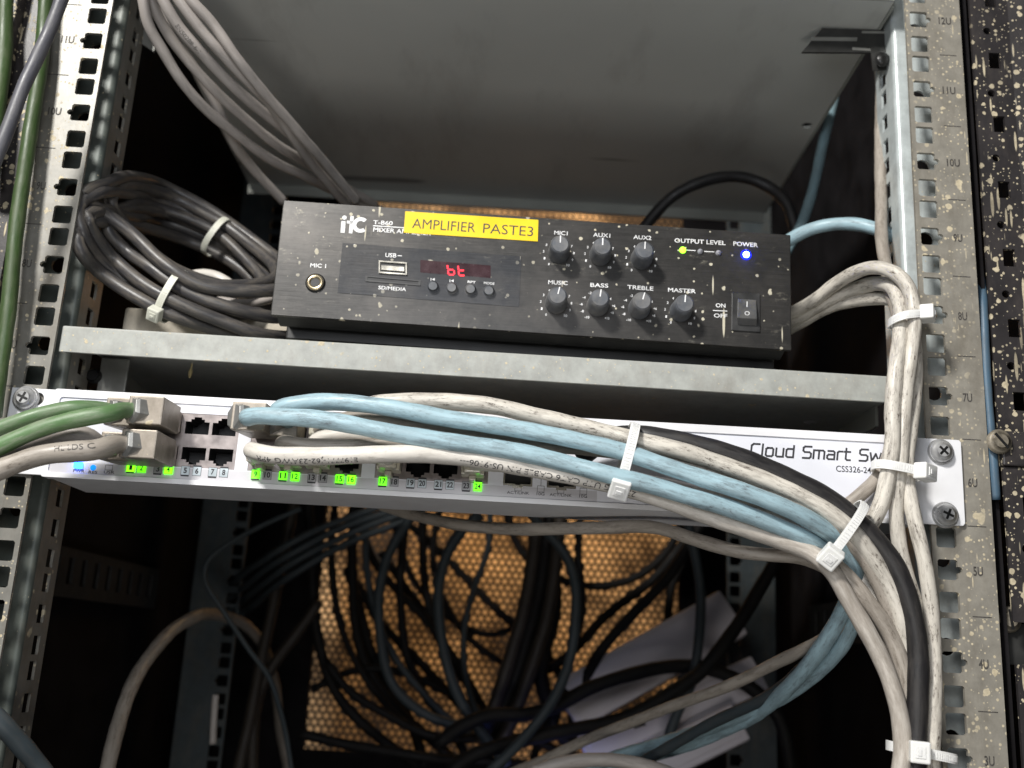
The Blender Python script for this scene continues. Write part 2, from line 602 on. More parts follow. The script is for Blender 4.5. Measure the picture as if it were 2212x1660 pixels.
M['clear'] = m_simple('smoky clear plug plastic', (.50, .47, .38), .22, 0, var=.25, scale=300)
M['blue'] = m_cable('pale blue cable jacket', (.35, .50, .56), .85, dcol=(.10, .11, .12), fine=.7)
M['blue_d'] = m_cable('dusty blue cable jacket', (.22, .33, .37), .5)
M['cwhite'] = m_cable('grimy white cable jacket', (.64, .60, .53), .85, fine=1.5, dcol=(.09, .07, .055))
M['cclean'] = m_cable('warm white cable jacket', (.70, .66, .60), .5, fine=.7)
M['cprint'] = m_cable('warm white jacket turning grimy', (.70, .66, .60), .5, fine=.7, grade=(.19, .30, (.30, .26, .22)))
M['cgrey'] = m_cable('grey beige cable jacket', (.37, .33, .285), .85, fine=.9)
M['cgrey2'] = m_cable('pale grey cable jacket', (.44, .40, .37), .5, fine=.4)
M['cgreen'] = m_cable('green cable jacket', (.10, .19, .075), .8, dcol=(.30, .30, .25), fine=.5)
M['cgreen2'] = m_cable('deep green cable jacket', (.04, .075, .022), .6, dcol=(.11, .12, .07))
M['cblack'] = m_cable('black cable jacket', (.016, .015, .016), .35, rough=.45, dcol=(.08, .07, .06))
M['coil'] = m_cable('dusty black coil jacket', (.050, .048, .050), .75, rough=.36, dcol=(.20, .17, .13), fine=.2)
M['blue_k'] = m_cable('dark blue cable jacket', (.07, .13, .19), .5)
M['cslate'] = m_cable('slate grey cable jacket', (.085, .085, .10), .5, dcol=(.2, .19, .18))
M['cdark'] = m_cable('black rear cable jacket', (.006, .006, .0065), .2, rough=.6)
M['cteal'] = m_cable('dark teal rear cable jacket', (.045, .058, .066), .35)
M['cbrown'] = m_cable('dusty rear cable jacket', (.035, .029, .024), .4)
for k_m in ('cdark', 'cteal', 'cbrown'):
    M[k_m].node_tree.nodes['Principled BSDF'].inputs['Specular IOR Level'].default_value = .22
M['mesh'] = m_simple('brown black door steel', (.03, .022, .016), .5, .2)
t = NT('ochre wall with painted light')
t.set(t.mix(t.ramp(t.noise(t.coord(), 10, 4), .40, .60), (.15, .10, .055), (.92, .66, .39)), .8, 0)  # uneven brightness behind the mesh painted in as light and dark patches
M['wall'] = t.m
M['led_g'] = m_emit('green led', (.22, 1.0, .02), 2.2)
M['led_g2'] = m_emit('green output led', (.30, 1.0, .03), 4)
M['led_b'] = m_emit('cyan blue led', (.015, .14, 1.0), 12)
M['led_blue'] = m_emit('power led', (.05, .11, 1.0), 90)
M['led_halo'] = m_emit('blue led painted halo', (.0, .01, 1.0), 1.6, base=(.01, .01, .1))  # emission on the ring stands for the halo round the power led
M['led_r'] = m_emit('red segment', (1.0, .012, .03), 2.2)
M['led_off'] = m_simple('unlit led', (.30, .30, .33), .25, 0)
M['led_box'] = m_simple('unlit indicator window', (.55, .62, .66), .3, 0)
M['led_box2'] = m_simple('dull indicator window', (.34, .34, .36), .3, 0)
M['redwin'] = m_simple('dark red display window', (.03, .006, .010), .25, 0)
M['trunk'] = m_simple('white plastic trunking', (.62, .58, .62), .4, 0, var=.12, scale=12)
M['beige'] = m_splat('cream box plastic', (.62, .56, .46), .55, 0, dens=.25, grime=.3, bump=.1)
M['paint'] = m_simple('dried cream drip', (.5, .4, .2), .5, 0)

U = 44.45
# ================================================================ cabinet shell
cab = thing('rack_cabinet', 'dark interior side walls of the equipment cabinet, with added unseen roof and floor', 'cabinet', (0, 300, -420))
for sx in (-1, 1):
    MB().box(sx * 300, sx * 303, 8, 690, -420, 620).build('side_panel', M['dark'], cab)
MB().box(-299.5, 299.5, 10, 690, 621, 624).build('added_roof_panel', M['dark'], cab)  # unseen roof and floor added so the inside stays dark
MB().box(-299.5, 299.5, 10, 690, -424, -421).build('added_floor_panel', M['dark'], cab)
# slotted depth bar along each side wall
for sx in (-1, 1):
    pts = [(sx * 292, 60, -52), (sx * 292, 430, -52), (sx * 292, 430, -18), (sx * 292, 60, -18)]
    hl = []
    for k in range(14):
        y = 78 + k * 25
        hl.append([(sx * 292, y, -43), (sx * 292, y + 10, -43), (sx * 292, y + 10, -24), (sx * 292, y, -24)])
    MB().prism(pts, (sx * 2, 0, 0), hl).build('slotted_bar', M['bardark'], cab)

wallo = MB().box(-900, 900, 1100, 1110, -700, 900).build('wall', M['wall'])
tag(wallo, kind='structure')


# ---------------------------------------------------------------- rails
def sq_hole(cx, cz, h=5.0, notch=0, c=.9):
    p = [(cx - h + c, cz - h), (cx + h - c, cz - h), (cx + h, cz - h + c)]
    if notch > 0: p += [(cx + h, cz - 1.6), (cx + h + 1.2, cz - 1.6), (cx + h + 2.2, cz - .6), (cx + h + 2.2, cz + .6), (cx + h + 1.2, cz + 1.6), (cx + h, cz + 1.6)]
    p += [(cx + h, cz + h - c), (cx + h - c, cz + h), (cx - h + c, cz + h), (cx - h, cz + h - c)]
    if notch < 0: p += [(cx - h, cz + 1.6), (cx - h - 1.2, cz + 1.6), (cx - h - 2.2, cz + .6), (cx - h - 2.2, cz - .6), (cx - h - 1.2, cz - 1.6), (cx - h, cz - 1.6)]
    p += [(cx - h, cz - h + c)]
    return p


def rail(sx, Y, label, mats, zr=(-5, 9), rear=False, text=True):
    r = thing('mounting_rail', label, 'rack rail', (sx * 240, Y, zr[0] * U), 'square hole mounting rails')
    z0, z1 = zr[0] * U, zr[1] * U
    fl = 1
    zs = []
    for u in range(zr[0], zr[1]):
        zs += [(u * U + 6.35, 0), (u * U + 22.225, 1), (u * U + 38.1, 0)]
    X0, X1 = sx * 225.2, sx * 256.5
    if rear: X1 = sx * 270
    holes = [sq_hole(sx * 232.55, zc, notch=sx * nt) for zc, nt in zs]
    vb = [z0] + [(zs[k][0] + zs[k + 1][0]) / 2 for k in range(len(zs) - 1)] + [z1]
    MB().strip(lambda a, b: Vec((a, Y, b)), X0, X1, vb, holes, (0, 2.0 * fl, 0)).build('front_flange', mats[0], r)
    # outer return lip
    MB().box(min(X1, X1 + sx * -1.8), max(X1, X1 - sx * 1.8), min(Y + 2.05 * fl, Y + 20 * fl), max(Y + 2.05 * fl, Y + 20 * fl), z0, z1).build('outer_return', mats[0], r)
    if rear: return r
    Y1 = Y + 22 * fl
    # inner plate seen through the holes, with round knockouts
    hl = []
    for u in range(zr[0], zr[1]):
        for dz in (30,):
            cz = u * U + dz
            hl.append([(sx * 239.5 + 4.5 * math.cos(a), Y1, cz + 4.5 * math.sin(a)) for a in [2 * math.pi * k / 12 for k in range(12)]])
    MB().prism([(sx * 229, Y1, z0), (sx * 262, Y1, z0), (sx * 262, Y1, z1), (sx * 229, Y1, z1)], (0, 1.6 * fl, 0), hl).build('inner_plate', mats[1], r)
    # rounded bend then side plate with slots
    mb = MB()
    N = 6
    ring = []
    for k in range(N + 1):
        a = math.pi / 2 * k / N
        ring.append((sx * (229 - 3 * math.sin(a)), Y1 + fl * (3 - 3 * math.cos(a))))
    vs = [(x, y, z) for z in (z0, z1) for x, y in ring]
    fs = [(k, k + 1, N + 2 + k, N + 1 + k) for k in range(N)]
    mb.add(vs, fs, True)
    mb.build('bent_edge', mats[1], r)
    ys0, ys1 = Y1 + 3 * fl, Y1 + 29 * fl
    hl = []
    for zc, nt in zs:
        cy = (ys0 + ys1) / 2 + 1.5 * fl
        hl.append([(sx * 226, y, z) for y, z in [(cy + 4 * (1 if a > 0 else -1), zc + 4.75 * b) for a, b in ((-1, -1), (1, -1), (1, 1), (-1, 1))]])
    MB().prism([(sx * 226, ys0, z0), (sx * 226, ys1, z0), (sx * 226, ys1, z1), (sx * 226, ys0, z1)], (sx * 1.5, 0, 0), hl).build('side_flange', mats[2], r)
    if text:
        mb = MB()
        for u in range(zr[0], zr[1]):
            # unit numbers and divider dashes
            n = 6 + u
            if n < 1: continue
            s = '%dU' % n
            zc = u * U + 20
            xc = sx * 247.5 if sx > 0 else -246.5
            w = 2.4 * len(s)
            text_on(mb, s, Vec((xc - w / 2, Y, zc)), Vec((xc + w / 2, Y, zc)), 4.4, bold=.02)
            xa, xb = (243.5, 253) if sx > 0 else (-254, -242.5)
            mb.box(xa, xb, Y - .1, Y - .05, u * U - .25, u * U + .25)
        mb.build('unit_marks', M['railink'], r)
    return r


rail(-1, 0, 'grey left front rack rail with square holes and unit numbers, beside the green cable', (M['rail_l'], M['rail_in_shaded'], M['rail_l']))
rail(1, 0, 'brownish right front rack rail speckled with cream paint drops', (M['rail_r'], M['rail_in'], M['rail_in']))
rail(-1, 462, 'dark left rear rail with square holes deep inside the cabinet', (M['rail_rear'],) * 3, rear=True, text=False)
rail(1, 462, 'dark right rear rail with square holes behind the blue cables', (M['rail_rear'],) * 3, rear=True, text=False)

# ---------------------------------------------------------------- black outer posts
pr = thing('cabinet_post', 'black perforated cabinet upright splashed with cream paint at the right edge', 'cabinet post', (275, 0, -250))


def post_face(z0, z1, Y, xl, name='face'):
    hl = []
    z = z0 + 12
    k = 0
    while z < z1 - 16:
        if k % 2 == 0:
            hl.append([(xl + 9, Y, z), (xl + 15.5, Y, z), (xl + 15.5, Y, z + 10), (xl + 9, Y, z + 10)])
            z += 24
        else:
            hl.append([(xl + 9 + 2.2 * math.cos(a), Y, z + 2.2 * math.sin(a)) for a in [2 * math.pi * q / 12 for q in range(12)]])
            z += 16
        k += 1
    MB().prism([(xl, Y, z0), (xl + 22, Y, z0), (xl + 22, Y, z1), (xl, Y, z1)], (0, 2, 0), hl).build('perforated_face', M['post'], pr)
    # folded-forward flank beyond the crease
    MB().add([(xl + 22, Y, z0), (xl + 80, Y - 14, z0), (xl + 80, Y - 14, z1), (xl + 22, Y, z1),
              (xl + 22, Y + 2, z0), (xl + 80, Y - 12, z0), (xl + 80, Y - 12, z1), (xl + 22, Y + 2, z1)],
             [(0, 1, 2, 3), (7, 6, 5, 4), (0, 4, 5, 1), (3, 2, 6, 7)]).build('flank', M['post'], pr)


post_face(50, 330, 3, 264)
post_face(-46, 31, -1, 263)
post_face(-230, -66, 5, 266)
MB().box(262.5, 340, -3, 4, 31.5, 49.5).build('cross_plate', M['post'], pr, bevel=.8)
MB().box(266, 340, 14, 18, -66, -46).build('recess_plate', M['darkmetal'], pr)
MB().box(262, 263.8, 7, 60, -230, 330).build('inner_side', M['dark'], pr)


def screw_mb(c, n, r, h=3.2, slot='cross'):
    mb = MB()
    n = Vec(n).normalized()
    mb.lathe(c, n, [(0, r * .98), (h * .35, r), (h * .75, r * .86), (h, r * .55)], 24)
    return mb


def screw_slot(c, n, r, h, ang=.5, one=False):
    mb = MB()
    n = Vec(n).normalized()
    a = n.orthogonal().normalized(); b = n.cross(a)
    c = Vec(c) + n * (h + .02)
    for k in range(1 if one else 2):
        t = ang + k * math.pi / 2
        d = a * math.cos(t) + b * math.sin(t); e = n.cross(d)
        off = n * (.02 * k)
        mb.obox(c + off, d, e, n, r * (.75 if one else .5), r * .11, .12)
    return mb


def screw_part(parent, c, n, r, mat, h=3.2, ang=.5, one=False, name='screw'):
    o = screw_mb(c, n, r, h).build(name, mat, parent)
    s = screw_slot(c, n, r, h, ang, one).build('slot', M['screwdark'], parent)
    s.parent = o
    return o


c = at(2157, 955, -3); screw_part(pr, (c.x, -3, c.z), (0, -1, 0), 6.4, M['screwmud'], 3.5, 1.5, True)
c = at(2188, 1338, 8); screw_part(pr, (c.x, 14, c.z), (0, -1, 0), 6.6, M['screwmud'], 4.5, .9, True)

pl = thing('cabinet_post', 'black dusty cabinet upright at the far left behind the green cable', 'cabinet post', (-275, 0, -250))
MB().box(-330, -262, 6, 10, -260, 340).build('face', M['post'], pl)
MB().box(-286, -276, -4, 5.8, -260, 340).build('raised_rib', M['post'], pl, bevel=1)

# ================================================================ shelves
YL = 4
# lower shelf: front lip corners measured on the lip plane
lt, lb = at(160, 704, YL), at(160, 761, YL)
rt, rb = at(1915, 812, YL), at(1915, 867, YL)
e = (rt - lt).normalized()
lt2, rt2 = lt + e * (-224.0 - lt.x), rt + e * (224.0 - rt.x)
hL = (lt.z - lb.z)
zt = lambda x: lt2.z + (rt2.z - lt2.z) * (x + 224.0) / 448.0
sh = thing('shelf', 'grey steel shelf with paint-spotted front lip carrying the amplifier', 'shelf', (0, YL, 80), 'steel shelves')
mb = MB()
# lip with small rounded top edge, and the deck going back
prof = [(YL, -hL), (YL, -1.2), (YL + .35, -.35), (YL + 1.2, 0), (YL + 300, 0), (YL + 300, -1.8), (YL + 1.9, -1.8), (YL + 1.9, -hL)]
vs = [(x, y, zt(x) + dz) for x in (-224.0, 224.0) for y, dz in prof]
n = len(prof)
mb.add(vs, [tuple(reversed(range(n))), tuple(range(n, 2 * n))] + [(i, (i + 1) % n, n + (i + 1) % n, n + i) for i in range(n)])
mb.build('deck', M['shelf'], sh)
mb = MB()
# side stiffener edges below the deck
mb.box(-223, -221.4, 60, 300, zt(-222) - 14, zt(-222) - 2)
mb.build('side_edge', M['shelf_under'], sh)
mb = MB()
mb.box(221.4, 223, 60, 300, zt(222) - 14, zt(222) - 2)
mb.build('side_edge', M['shelf_under'], sh)
# left support bracket hanging under the shelf
p0 = at(168, 770, 40)
br = MB().box(-221, -205, 52, 54, 44, 76).build('bracket', M['bracket'], sh, bevel=.8)
c = at(202, 812, 50)
s_ = MB().lathe((c.x, 51.5, c.z), (0, -1, 0), [(0, 4.2), (2, 4.2), (3.2, 3)], 20).build('screw', M['screwdark'], sh); s_.parent = br
# small welding nib / drip under the shelf
mb = MB(); c0, c1 = at(415, 785, 60), at(409, 818, 60)
mb.lathe(c0, c1 - c0, [(0, .5), (3, .5), (5, 1.2), (8, .9), (9, .2)], 10)
mb.build('paint_drip', M['paint'], sh)
mb = MB(); c0 = at(1750, 912, 110)
mb.lathe((c0.x, 110, zt(200) - 1.9), (0, 0, -1), [(0, 4), (.6, 3.6), (.8, .4)], 16)
mb.build('deck_rivet', M['screw'], sh)

# upper shelf (its underside fills the top of the picture)
ZU = 305
us = thing('shelf', 'upper steel shelf seen from below with smudged dark grey underside', 'shelf', (0, 20, ZU), 'steel shelves')
t = NT('smudged grey underside paint')
v = t.coord()
bcol = t.mix(t.ramp(t.noise(v, 7, 3), .3, .7), (.50, .51, .48), (.56, .57, .54))
sm = t.ramp(t.noise(t.coord((1, .35, 1), (0, 0, .35)), 16, 5, .7), .52, .75, 0, .45)
bcol = t.mix(sm, bcol, (.26, .25, .235))
scr = t.drops(20, .26, 1.6, stretch=(.16, 1.6, 1), rot=(0, 0, -.35), warp=.3)
bcol = t.mix(t.math('MULTIPLY', scr, .6), bcol, (.06, .055, .05))
t.set(bcol, .55, 0)
t.bump(t.noise(v, 900, 2), .08)
M['under2'] = t.m
hole = at(1743, 272, 0)
hd = RM @ Vec(((1743 - W0 / 2) / FPX, -(272 - H0 / 2) / FPX, -1))
k_ = (ZU - CAM.z) / hd.z
hp = CAM + hd * k_
MB().prism([(-222, 8, ZU), (222, 8, ZU), (222, 306, ZU), (-222, 306, ZU)], (0, 0, 2),
           [[(hp.x + 4 * math.cos(a), hp.y + 4 * math.sin(a), ZU) for a in [2 * math.pi * q / 14 for q in range(14)]]]).build('deck', M['under2'], us)
MB().box(hp.x - 9, hp.x + 9, hp.y - 9, hp.y + 9, ZU + 2.1, ZU + 6).build('hole_light_block', M['dark'], us)  # added block, stops key light shining through the deck hole
MB().box(-222, 222, 306.1, 307.6, ZU - 9, ZU + 14).build('back_lip', M['shelf_under'], us)
MB().box(-222, 222, 6.2, 7.9, ZU + .1, ZU + 30).build('front_lip', M['shelf'], us)
MB().box(222.2, 223.6, 12, 304, ZU - 1, ZU + 26).build('side_edge', M['shelf_under'], us)
# slotted support bracket at the right end
bk = thing('support_bracket', 'black slotted steel bracket under the upper shelf at the top right', 'bracket', (210, 30, 270))
YB = 34
q = [at(1776, 61, YB), at(1928, 66, YB), at(1931, 108, YB), at(1905, 114, YB), at(1732, 113, YB)]
slots = [[at(*p, YB) for p in s] for s in ([(1752, 81), (1852, 82), (1850, 90), (1751, 89)], [(1862, 68), (1918, 69), (1917, 74), (1861, 73)],
                                         [(1841, 103), (1891, 107), (1890, 112), (1841, 109)])]
MB().prism(q, (0, 1.6, 0)).build('plate', M['darkmetal'], bk)
for s_ in slots:
    MB().prism([p - Vec((0, .4, 0)) for p in s_], (0, .3, 0)).build('slot_stand_in', M['bracket'], bk)  # raised pale strips stand in for slots showing lighter steel behind
MB().prism([at(1880, 100, 33), at(1931, 100, 33), at(1934, 150, 33), at(1886, 152, 33)], (0, 1, 0)).build('tab', M['darkmetal'], bk)
c = at(1905, 131, 30)
MB().lathe(c, (0, -1, 0), [(0, 4.4), (2, 4.3), (3, 3), (3.1, 1.5)], 20).build('screw', M['screwdark'], bk)
if 0: MB().prism([at(1750, 79, 38), at(1856, 79, 38), at(1856, 116, 38), at(1750, 116, 38)], (0, 1, 0)).build('backing_strip', M['bracket'], bk)
bk2 = thing('support_bracket', 'grey steel bracket corner at the upper left behind the grey cables', 'bracket', (-215, 40, 240))
MB().prism([at(285, 10, 50), at(318, 10, 50), at(322, 75, 50), at(338, 92, 50), at(332, 112, 50), at(283, 78, 50)], (0, 1.6, 0)).build('plate', M['bracket'], bk2)

# ================================================================ rear mesh door
door = thing('mesh_door', 'rear cabinet door of round-hole steel mesh with orange light behind', 'door', (15, 660, -182))
mb = MB()
YD = 640
pitch, rh = 7.9, 2.75
x0, x1, z0, z1 = -186, 214, -186, 470
rows = int((z1 - z0) / (pitch * .866))
cols = int((x1 - x0) / pitch)
vs, fs = [], []
R = pitch / math.sqrt(3)
for j in range(rows):
    for i in range(cols):
        cx = x0 + (i + .5 * (j % 2)) * pitch + pitch / 2
        cz = z0 + j * pitch * .866 + pitch / 2
        b = len(vs)
        for k in range(12):
            a = math.pi / 6 * k + math.pi / 2
            ro = R if k % 2 == 0 else R * math.cos(math.pi / 6)
            vs.append((cx + ro * math.cos(a), YD, cz + ro * math.sin(a)))
        for k in range(12):
            a = math.pi / 6 * k + math.pi / 2
            vs.append((cx + rh * math.cos(a), YD, cz + rh * math.sin(a)))
        for k in range(12):
            a = math.pi / 6 * k + math.pi / 2
            vs.append((cx + rh * math.cos(a), YD + 1.2, cz + rh * math.sin(a)))
        for k in range(12):
            q_ = (k + 1) % 12
            fs.append((b + k, b + q_, b + 12 + q_, b + 12 + k))
            fs.append((b + 12 + k, b + 12 + q_, b + 24 + q_, b + 24 + k))
mb.add(vs, fs)
mb.build('mesh_sheet', M['mesh'], door)
mb = MB()
mb.box(-299, x0 + 3, YD - 3, YD + 8, -420, 620); mb.box(x1 - 3, 299, YD - 3, YD + 8, -420, 620)
mb.box(x0 + 3, x1 - 3, YD - 3, YD + 8, -420, z0 + 4); mb.box(x0 + 3, x1 - 3, YD - 3, YD + 8, z1 - 4, 620)
mb.build('door_frame', M['dark'], door)

# ================================================================ network switch
sw = thing('network_switch', 'white 24-port network switch with lit green port lights under the shelf', 'network switch', (0, 0, 0))
YF = -4.0
tl, trr, bl, brr = at(120, 848, YF), at(1962, 945, YF), at(104, 1035, YF), at(1975, 1131, YF)
# body box behind the front
body = MB()
SX0, SX1 = -218.5, 219.0
ztop = lambda x: 43.4
body.box(SX0 + 1, SX1 - 1, 2, 50, -1.2, 43.0)
del body.f[2], body.sm[2]                    # open front, closed by the front panel
body.build('body', M['white'], sw, bevel=1.2)
# ears
er = MB().prism([(219.2, -2.2, -.4), (240.6, -2.2, -.4), (241.6, -2.2, .8), (241.8, -2.2, 42.2), (240.8, -2.2, 43.4), (219.2, -2.2, 43.4)], (0, 1.9, 0)).build('mounting_ear', M['white'], sw, bevel=.3)
el = MB().prism([(-218.7, -2.2, -.4), (-241.5, -2.2, -.4), (-241.5, -2.2, 43.4), (-218.7, -2.2, 43.4)], (0, 1.9, 0),
                [[(-231 + (3.2 if math.cos(a) > 0 else -3.2) + 3.2 * math.cos(a), -2.2, 38.1 + 3.3 * math.sin(a)) for a in [2 * math.pi * (q + .5) / 16 for q in range(16)]]]).build('mounting_ear', M['white'], sw, bevel=.3)
# raised outer rim
rim_o = [(SX0, -3.4, .2), (SX1, -3.4, .2), (SX1, -3.4, 43.2), (SX0, -3.4, 43.2)]


def rr(x0, x1, z0, z1, r, Y, n=4):
    p = []
    for cx, cz, a0 in ((x1 - r, z0 + r, -90), (x1 - r, z1 - r, 0), (x0 + r, z1 - r, 90), (x0 + r, z0 + r, 180)):
        for k in range(n + 1):
            a = math.radians(a0 + 90 * k / n)
            p.append((cx + r * math.cos(a), Y, cz + r * math.sin(a)))
    return p


MB().prism(rr(SX0, SX1, -1.6, 43.3, 1.4, -5.2), (0, 6.8, 0), [rr(SX0 + 3.2, SX1 - 3.2, .9, 39.2, 1.6, -5.2)]).build('front_rim', M['white'], sw, bevel=.5)


def zat(x, y, Y=YF): return at(x, y, Y)


# block / port layout, measured: columns of the indicator numbers
colx = {}
for b, (xs, yy) in enumerate((([294, 352, 413, 472], 1017), ([565, 625, 686, 746], 1031), ([840, 900, 960, 1020], 1045))):
    for c_, x_ in enumerate(xs):
        # port column centre lies straight above the number pair
        colx[(b, c_)] = at(x_, yy + (x_ - xs[0]) * .052, YF).x
zr_top, zr_bot = at(425, 922, YF).z, at(425, 984, YF).z
zled = at(413, 1019, YF).z
holes = []
jacks = []
for b in range(3):
    xa, xb = colx[(b, 0)] - 7.4, colx[(b, 3)] + 7.6
    za, zb = zr_bot - 6.4, zr_top + 6.6
    holes.append([(xa, -4.4, za), (xb, -4.4, za), (xb, -4.4, zb), (xa, -4.4, zb)])
    jacks.append((xa, xb, za, zb))
sfp = []
for x_, y_ in ((1119, 1031), (1213, 1036)):
    c = at(x_, y_, YF)
    sfp.append(c)
    holes.append([(c.x - 7.3, -4.4, c.z - 4.6), (c.x + 7.3, -4.4, c.z - 4.6), (c.x + 7.3, -4.4, c.z + 4.8), (c.x - 7.3, -4.4, c.z + 4.8)])
zsplit = zr_bot - 6.9
MB().prism([(SX0 + 3.25, -4.4, .95), (SX1 - 3.25, -4.4, .95), (SX1 - 3.25, -4.4, 39.15), (SX0 + 3.25, -4.4, 39.15)], (0, 1.6, 0), holes).build('front_panel', M['whiteface'], sw)
MB().box(SX0 + 3.4, at(1290, 1050, YF).x, -4.46, -4.43, 1.0, zsplit).build('printed_band', M['greyface'], sw)


def rj45(cx, cz, up, w=11.9, Y=-4.0):
    s = 1 if up else -1
    h0, h1 = -3.9, 2.4
    p = [(-w / 2, h0), (w / 2, h0), (w / 2, h1), (3.4, h1), (3.4, h1 + 1.3), (1.9, h1 + 1.3), (1.9, h1 + 2.4), (-1.9, h1 + 2.4), (-1.9, h1 + 1.3), (-3.4, h1 + 1.3), (-3.4, h1), (-w / 2, h1)]
    return [(cx + a, Y, cz + s * b) for a, b in p]


for b in range(3):
    xa, xb, za, zb = jacks[b]
    hl = []
    for c_ in range(4):
        hl += [rj45(colx[(b, c_)], zr_top, True), rj45(colx[(b, c_)], zr_bot, False)]
    jb = MB().prism([(xa + .05, -4.1, za + .05), (xb - .05, -4.1, za + .05), (xb - .05, -4.1, zb - .05), (xa + .05, -4.1, zb - .05)], (0, 1.0, 0), [[(x, -4.1, z) for x, y, z in h] for h in hl]).build('jack_block', M['jack'], sw)
    for h in hl:
        vs = [(x, -3.05, z) for x, y, z in h] + [(x, 9, z) for x, y, z in h]
        n = len(h)
        pm = MB().add(vs, [(i, (i + 1) % n, n + (i + 1) % n, n + i) for i in range(n)] + [tuple(range(n, 2 * n))])
        po = pm.build('port', M['portdark'], sw); po.parent = jb
for c in sfp:
    f = MB().prism([(c.x - 7.2, -5.0, c.z - 4.5), (c.x + 7.2, -5.0, c.z - 4.5), (c.x + 7.2, -5.0, c.z + 4.7), (c.x - 7.2, -5.0, c.z + 4.7)], (0, 2.4, 0),
                   [[(c.x - 6.5, -5.0, c.z - 3.6), (c.x - 1.4, -5, c.z - 3.6), (c.x - 1.1, -5, c.z - 4.1), (c.x + 1.1, -5, c.z - 4.1), (c.x + 1.4, -5, c.z - 3.6), (c.x + 6.5, -5.0, c.z - 3.6), (c.x + 6.5, -5.0, c.z + 4.0), (c.x - 6.5, -5.0, c.z + 4.0)]]).build('fibre_port', M['nickel'], sw)
    q_ = MB().box(c.x - 6.4, c.x + 6.4, -2.5, 9, c.z - 3.5, c.z + 3.9)
    q_ = q_.build('cavity', M['portdark'], sw); q_.parent = f
    s_ = MB().box(c.x - 2.6, c.x + 2.6, -5.2, -4.2, c.z - 5.6, c.z - 4.5).build('latch', M['nickel'], sw); s_.parent = f

# numbered indicator windows
lit = {2, 4, 9, 11, 12, 15, 16, 17, 24, 1}
nums = {1: 284, 2: 307, 3: 342, 4: 365, 5: 401, 6: 426, 7: 460, 8: 484, 9: 553, 10: 578, 11: 612, 12: 638, 13: 674, 14: 698, 15: 734, 16: 759,
        17: 827, 18: 852, 19: 887, 20: 912, 21: 947, 22: 972, 23: 1007, 24: 1032}
fill_on = m_emit('lit green number window', (.11, .95, .004), 2.3, base=(.2, .8, .05))
fills = [fill_on] + [m_emit('lit green number window', (.13, .95, .004), e_, base=(.2, .8, .05)) for e_ in (1.5, 3.6)]
for k, x_ in nums.items():
    y_ = 1018 + (x_ - 413) * .0548
    c = at(x_, y_, YF)
    fill_on = fills[(k * 5) % 3]
    o = MB().box(c.x - 2.15, c.x + 2.15, -5.0 if k in lit else -4.62, -4.45, c.z - 2.3, c.z + 2.3).build('indicator_light', fill_on if k in lit else (M['led_box'] if k in (5, 6, 7, 8, 19, 20, 21, 22) else M['led_box2']), sw, bevel=.0)
    d = MB()
    if k in lit: zoff = -.4
    else: zoff = 0
    text_on(d, str(k), Vec((c.x - (1.5 if k > 9 else .8), -4.65, c.z - 1.2)), Vec((c.x + (1.5 if k > 9 else .8), -4.65, c.z - 1.2)), 2.7, lift=.02, bold=.03)
    w_ = .16
    for bx in ((-2.15, -2.0, -2.3, 2.3), (2.0, 2.15, -2.3, 2.3), (-2.0, 2.0, 2.15, 2.3), (-2.0, 2.0, -2.3, -2.15)):
        d.box(c.x + bx[0], c.x + bx[1], -4.66, -4.63, c.z + bx[2], c.z + bx[3])
    if k % 2: d.box(c.x - 2.0, c.x + 2.0, -4.68, -4.65, c.z - 2.9, c.z - 2.2)
    else: d.box(c.x - 2.0, c.x + 2.0, -4.68, -4.65, c.z + 2.2, c.z + 2.9)
    d.v = [p + Vec((0, zoff, 0)) for p in d.v]
    dd = d.build('number_mark', M['ink'], sw); dd.parent = o
# power, reset and user lights
c = at(171, 1006, YF)
o = MB().box(c.x - 2.0, c.x + 2.0, -6.0, -4.45, c.z - 1.5, c.z + 1.5).build('power_light', M['led_b'], sw)
c = at(202, 1011, YF)
o = MB().lathe((c.x, -4.45, c.z), (0, -1, 0), [(0, 1.5), (.3, 1.4)], 16).build('reset_button', m_emit('blue glow button', (.0, .25, .8), .8), sw)
c = at(236, 1011, YF)
d = MB()
for bx in ((-1.9, -1.7, -1.3, 1.3), (1.7, 1.9, -1.3, 1.3), (-1.7, 1.7, 1.1, 1.3), (-1.7, 1.7, -1.3, -1.1)):
    d.box(c.x + bx[0], c.x + bx[1], -4.5, -4.45, c.z + bx[2], c.z + bx[3])
text_px(d, 'PWR', 158, 1020, 182, 1021, 6.5, -4.46, bold=.01)
text_px(d, 'RES', 191, 1023, 210, 1024, 6, -4.46, bold=.01)
text_px(d, 'USR', 224, 1023, 247, 1024, 6, -4.46, bold=.01)
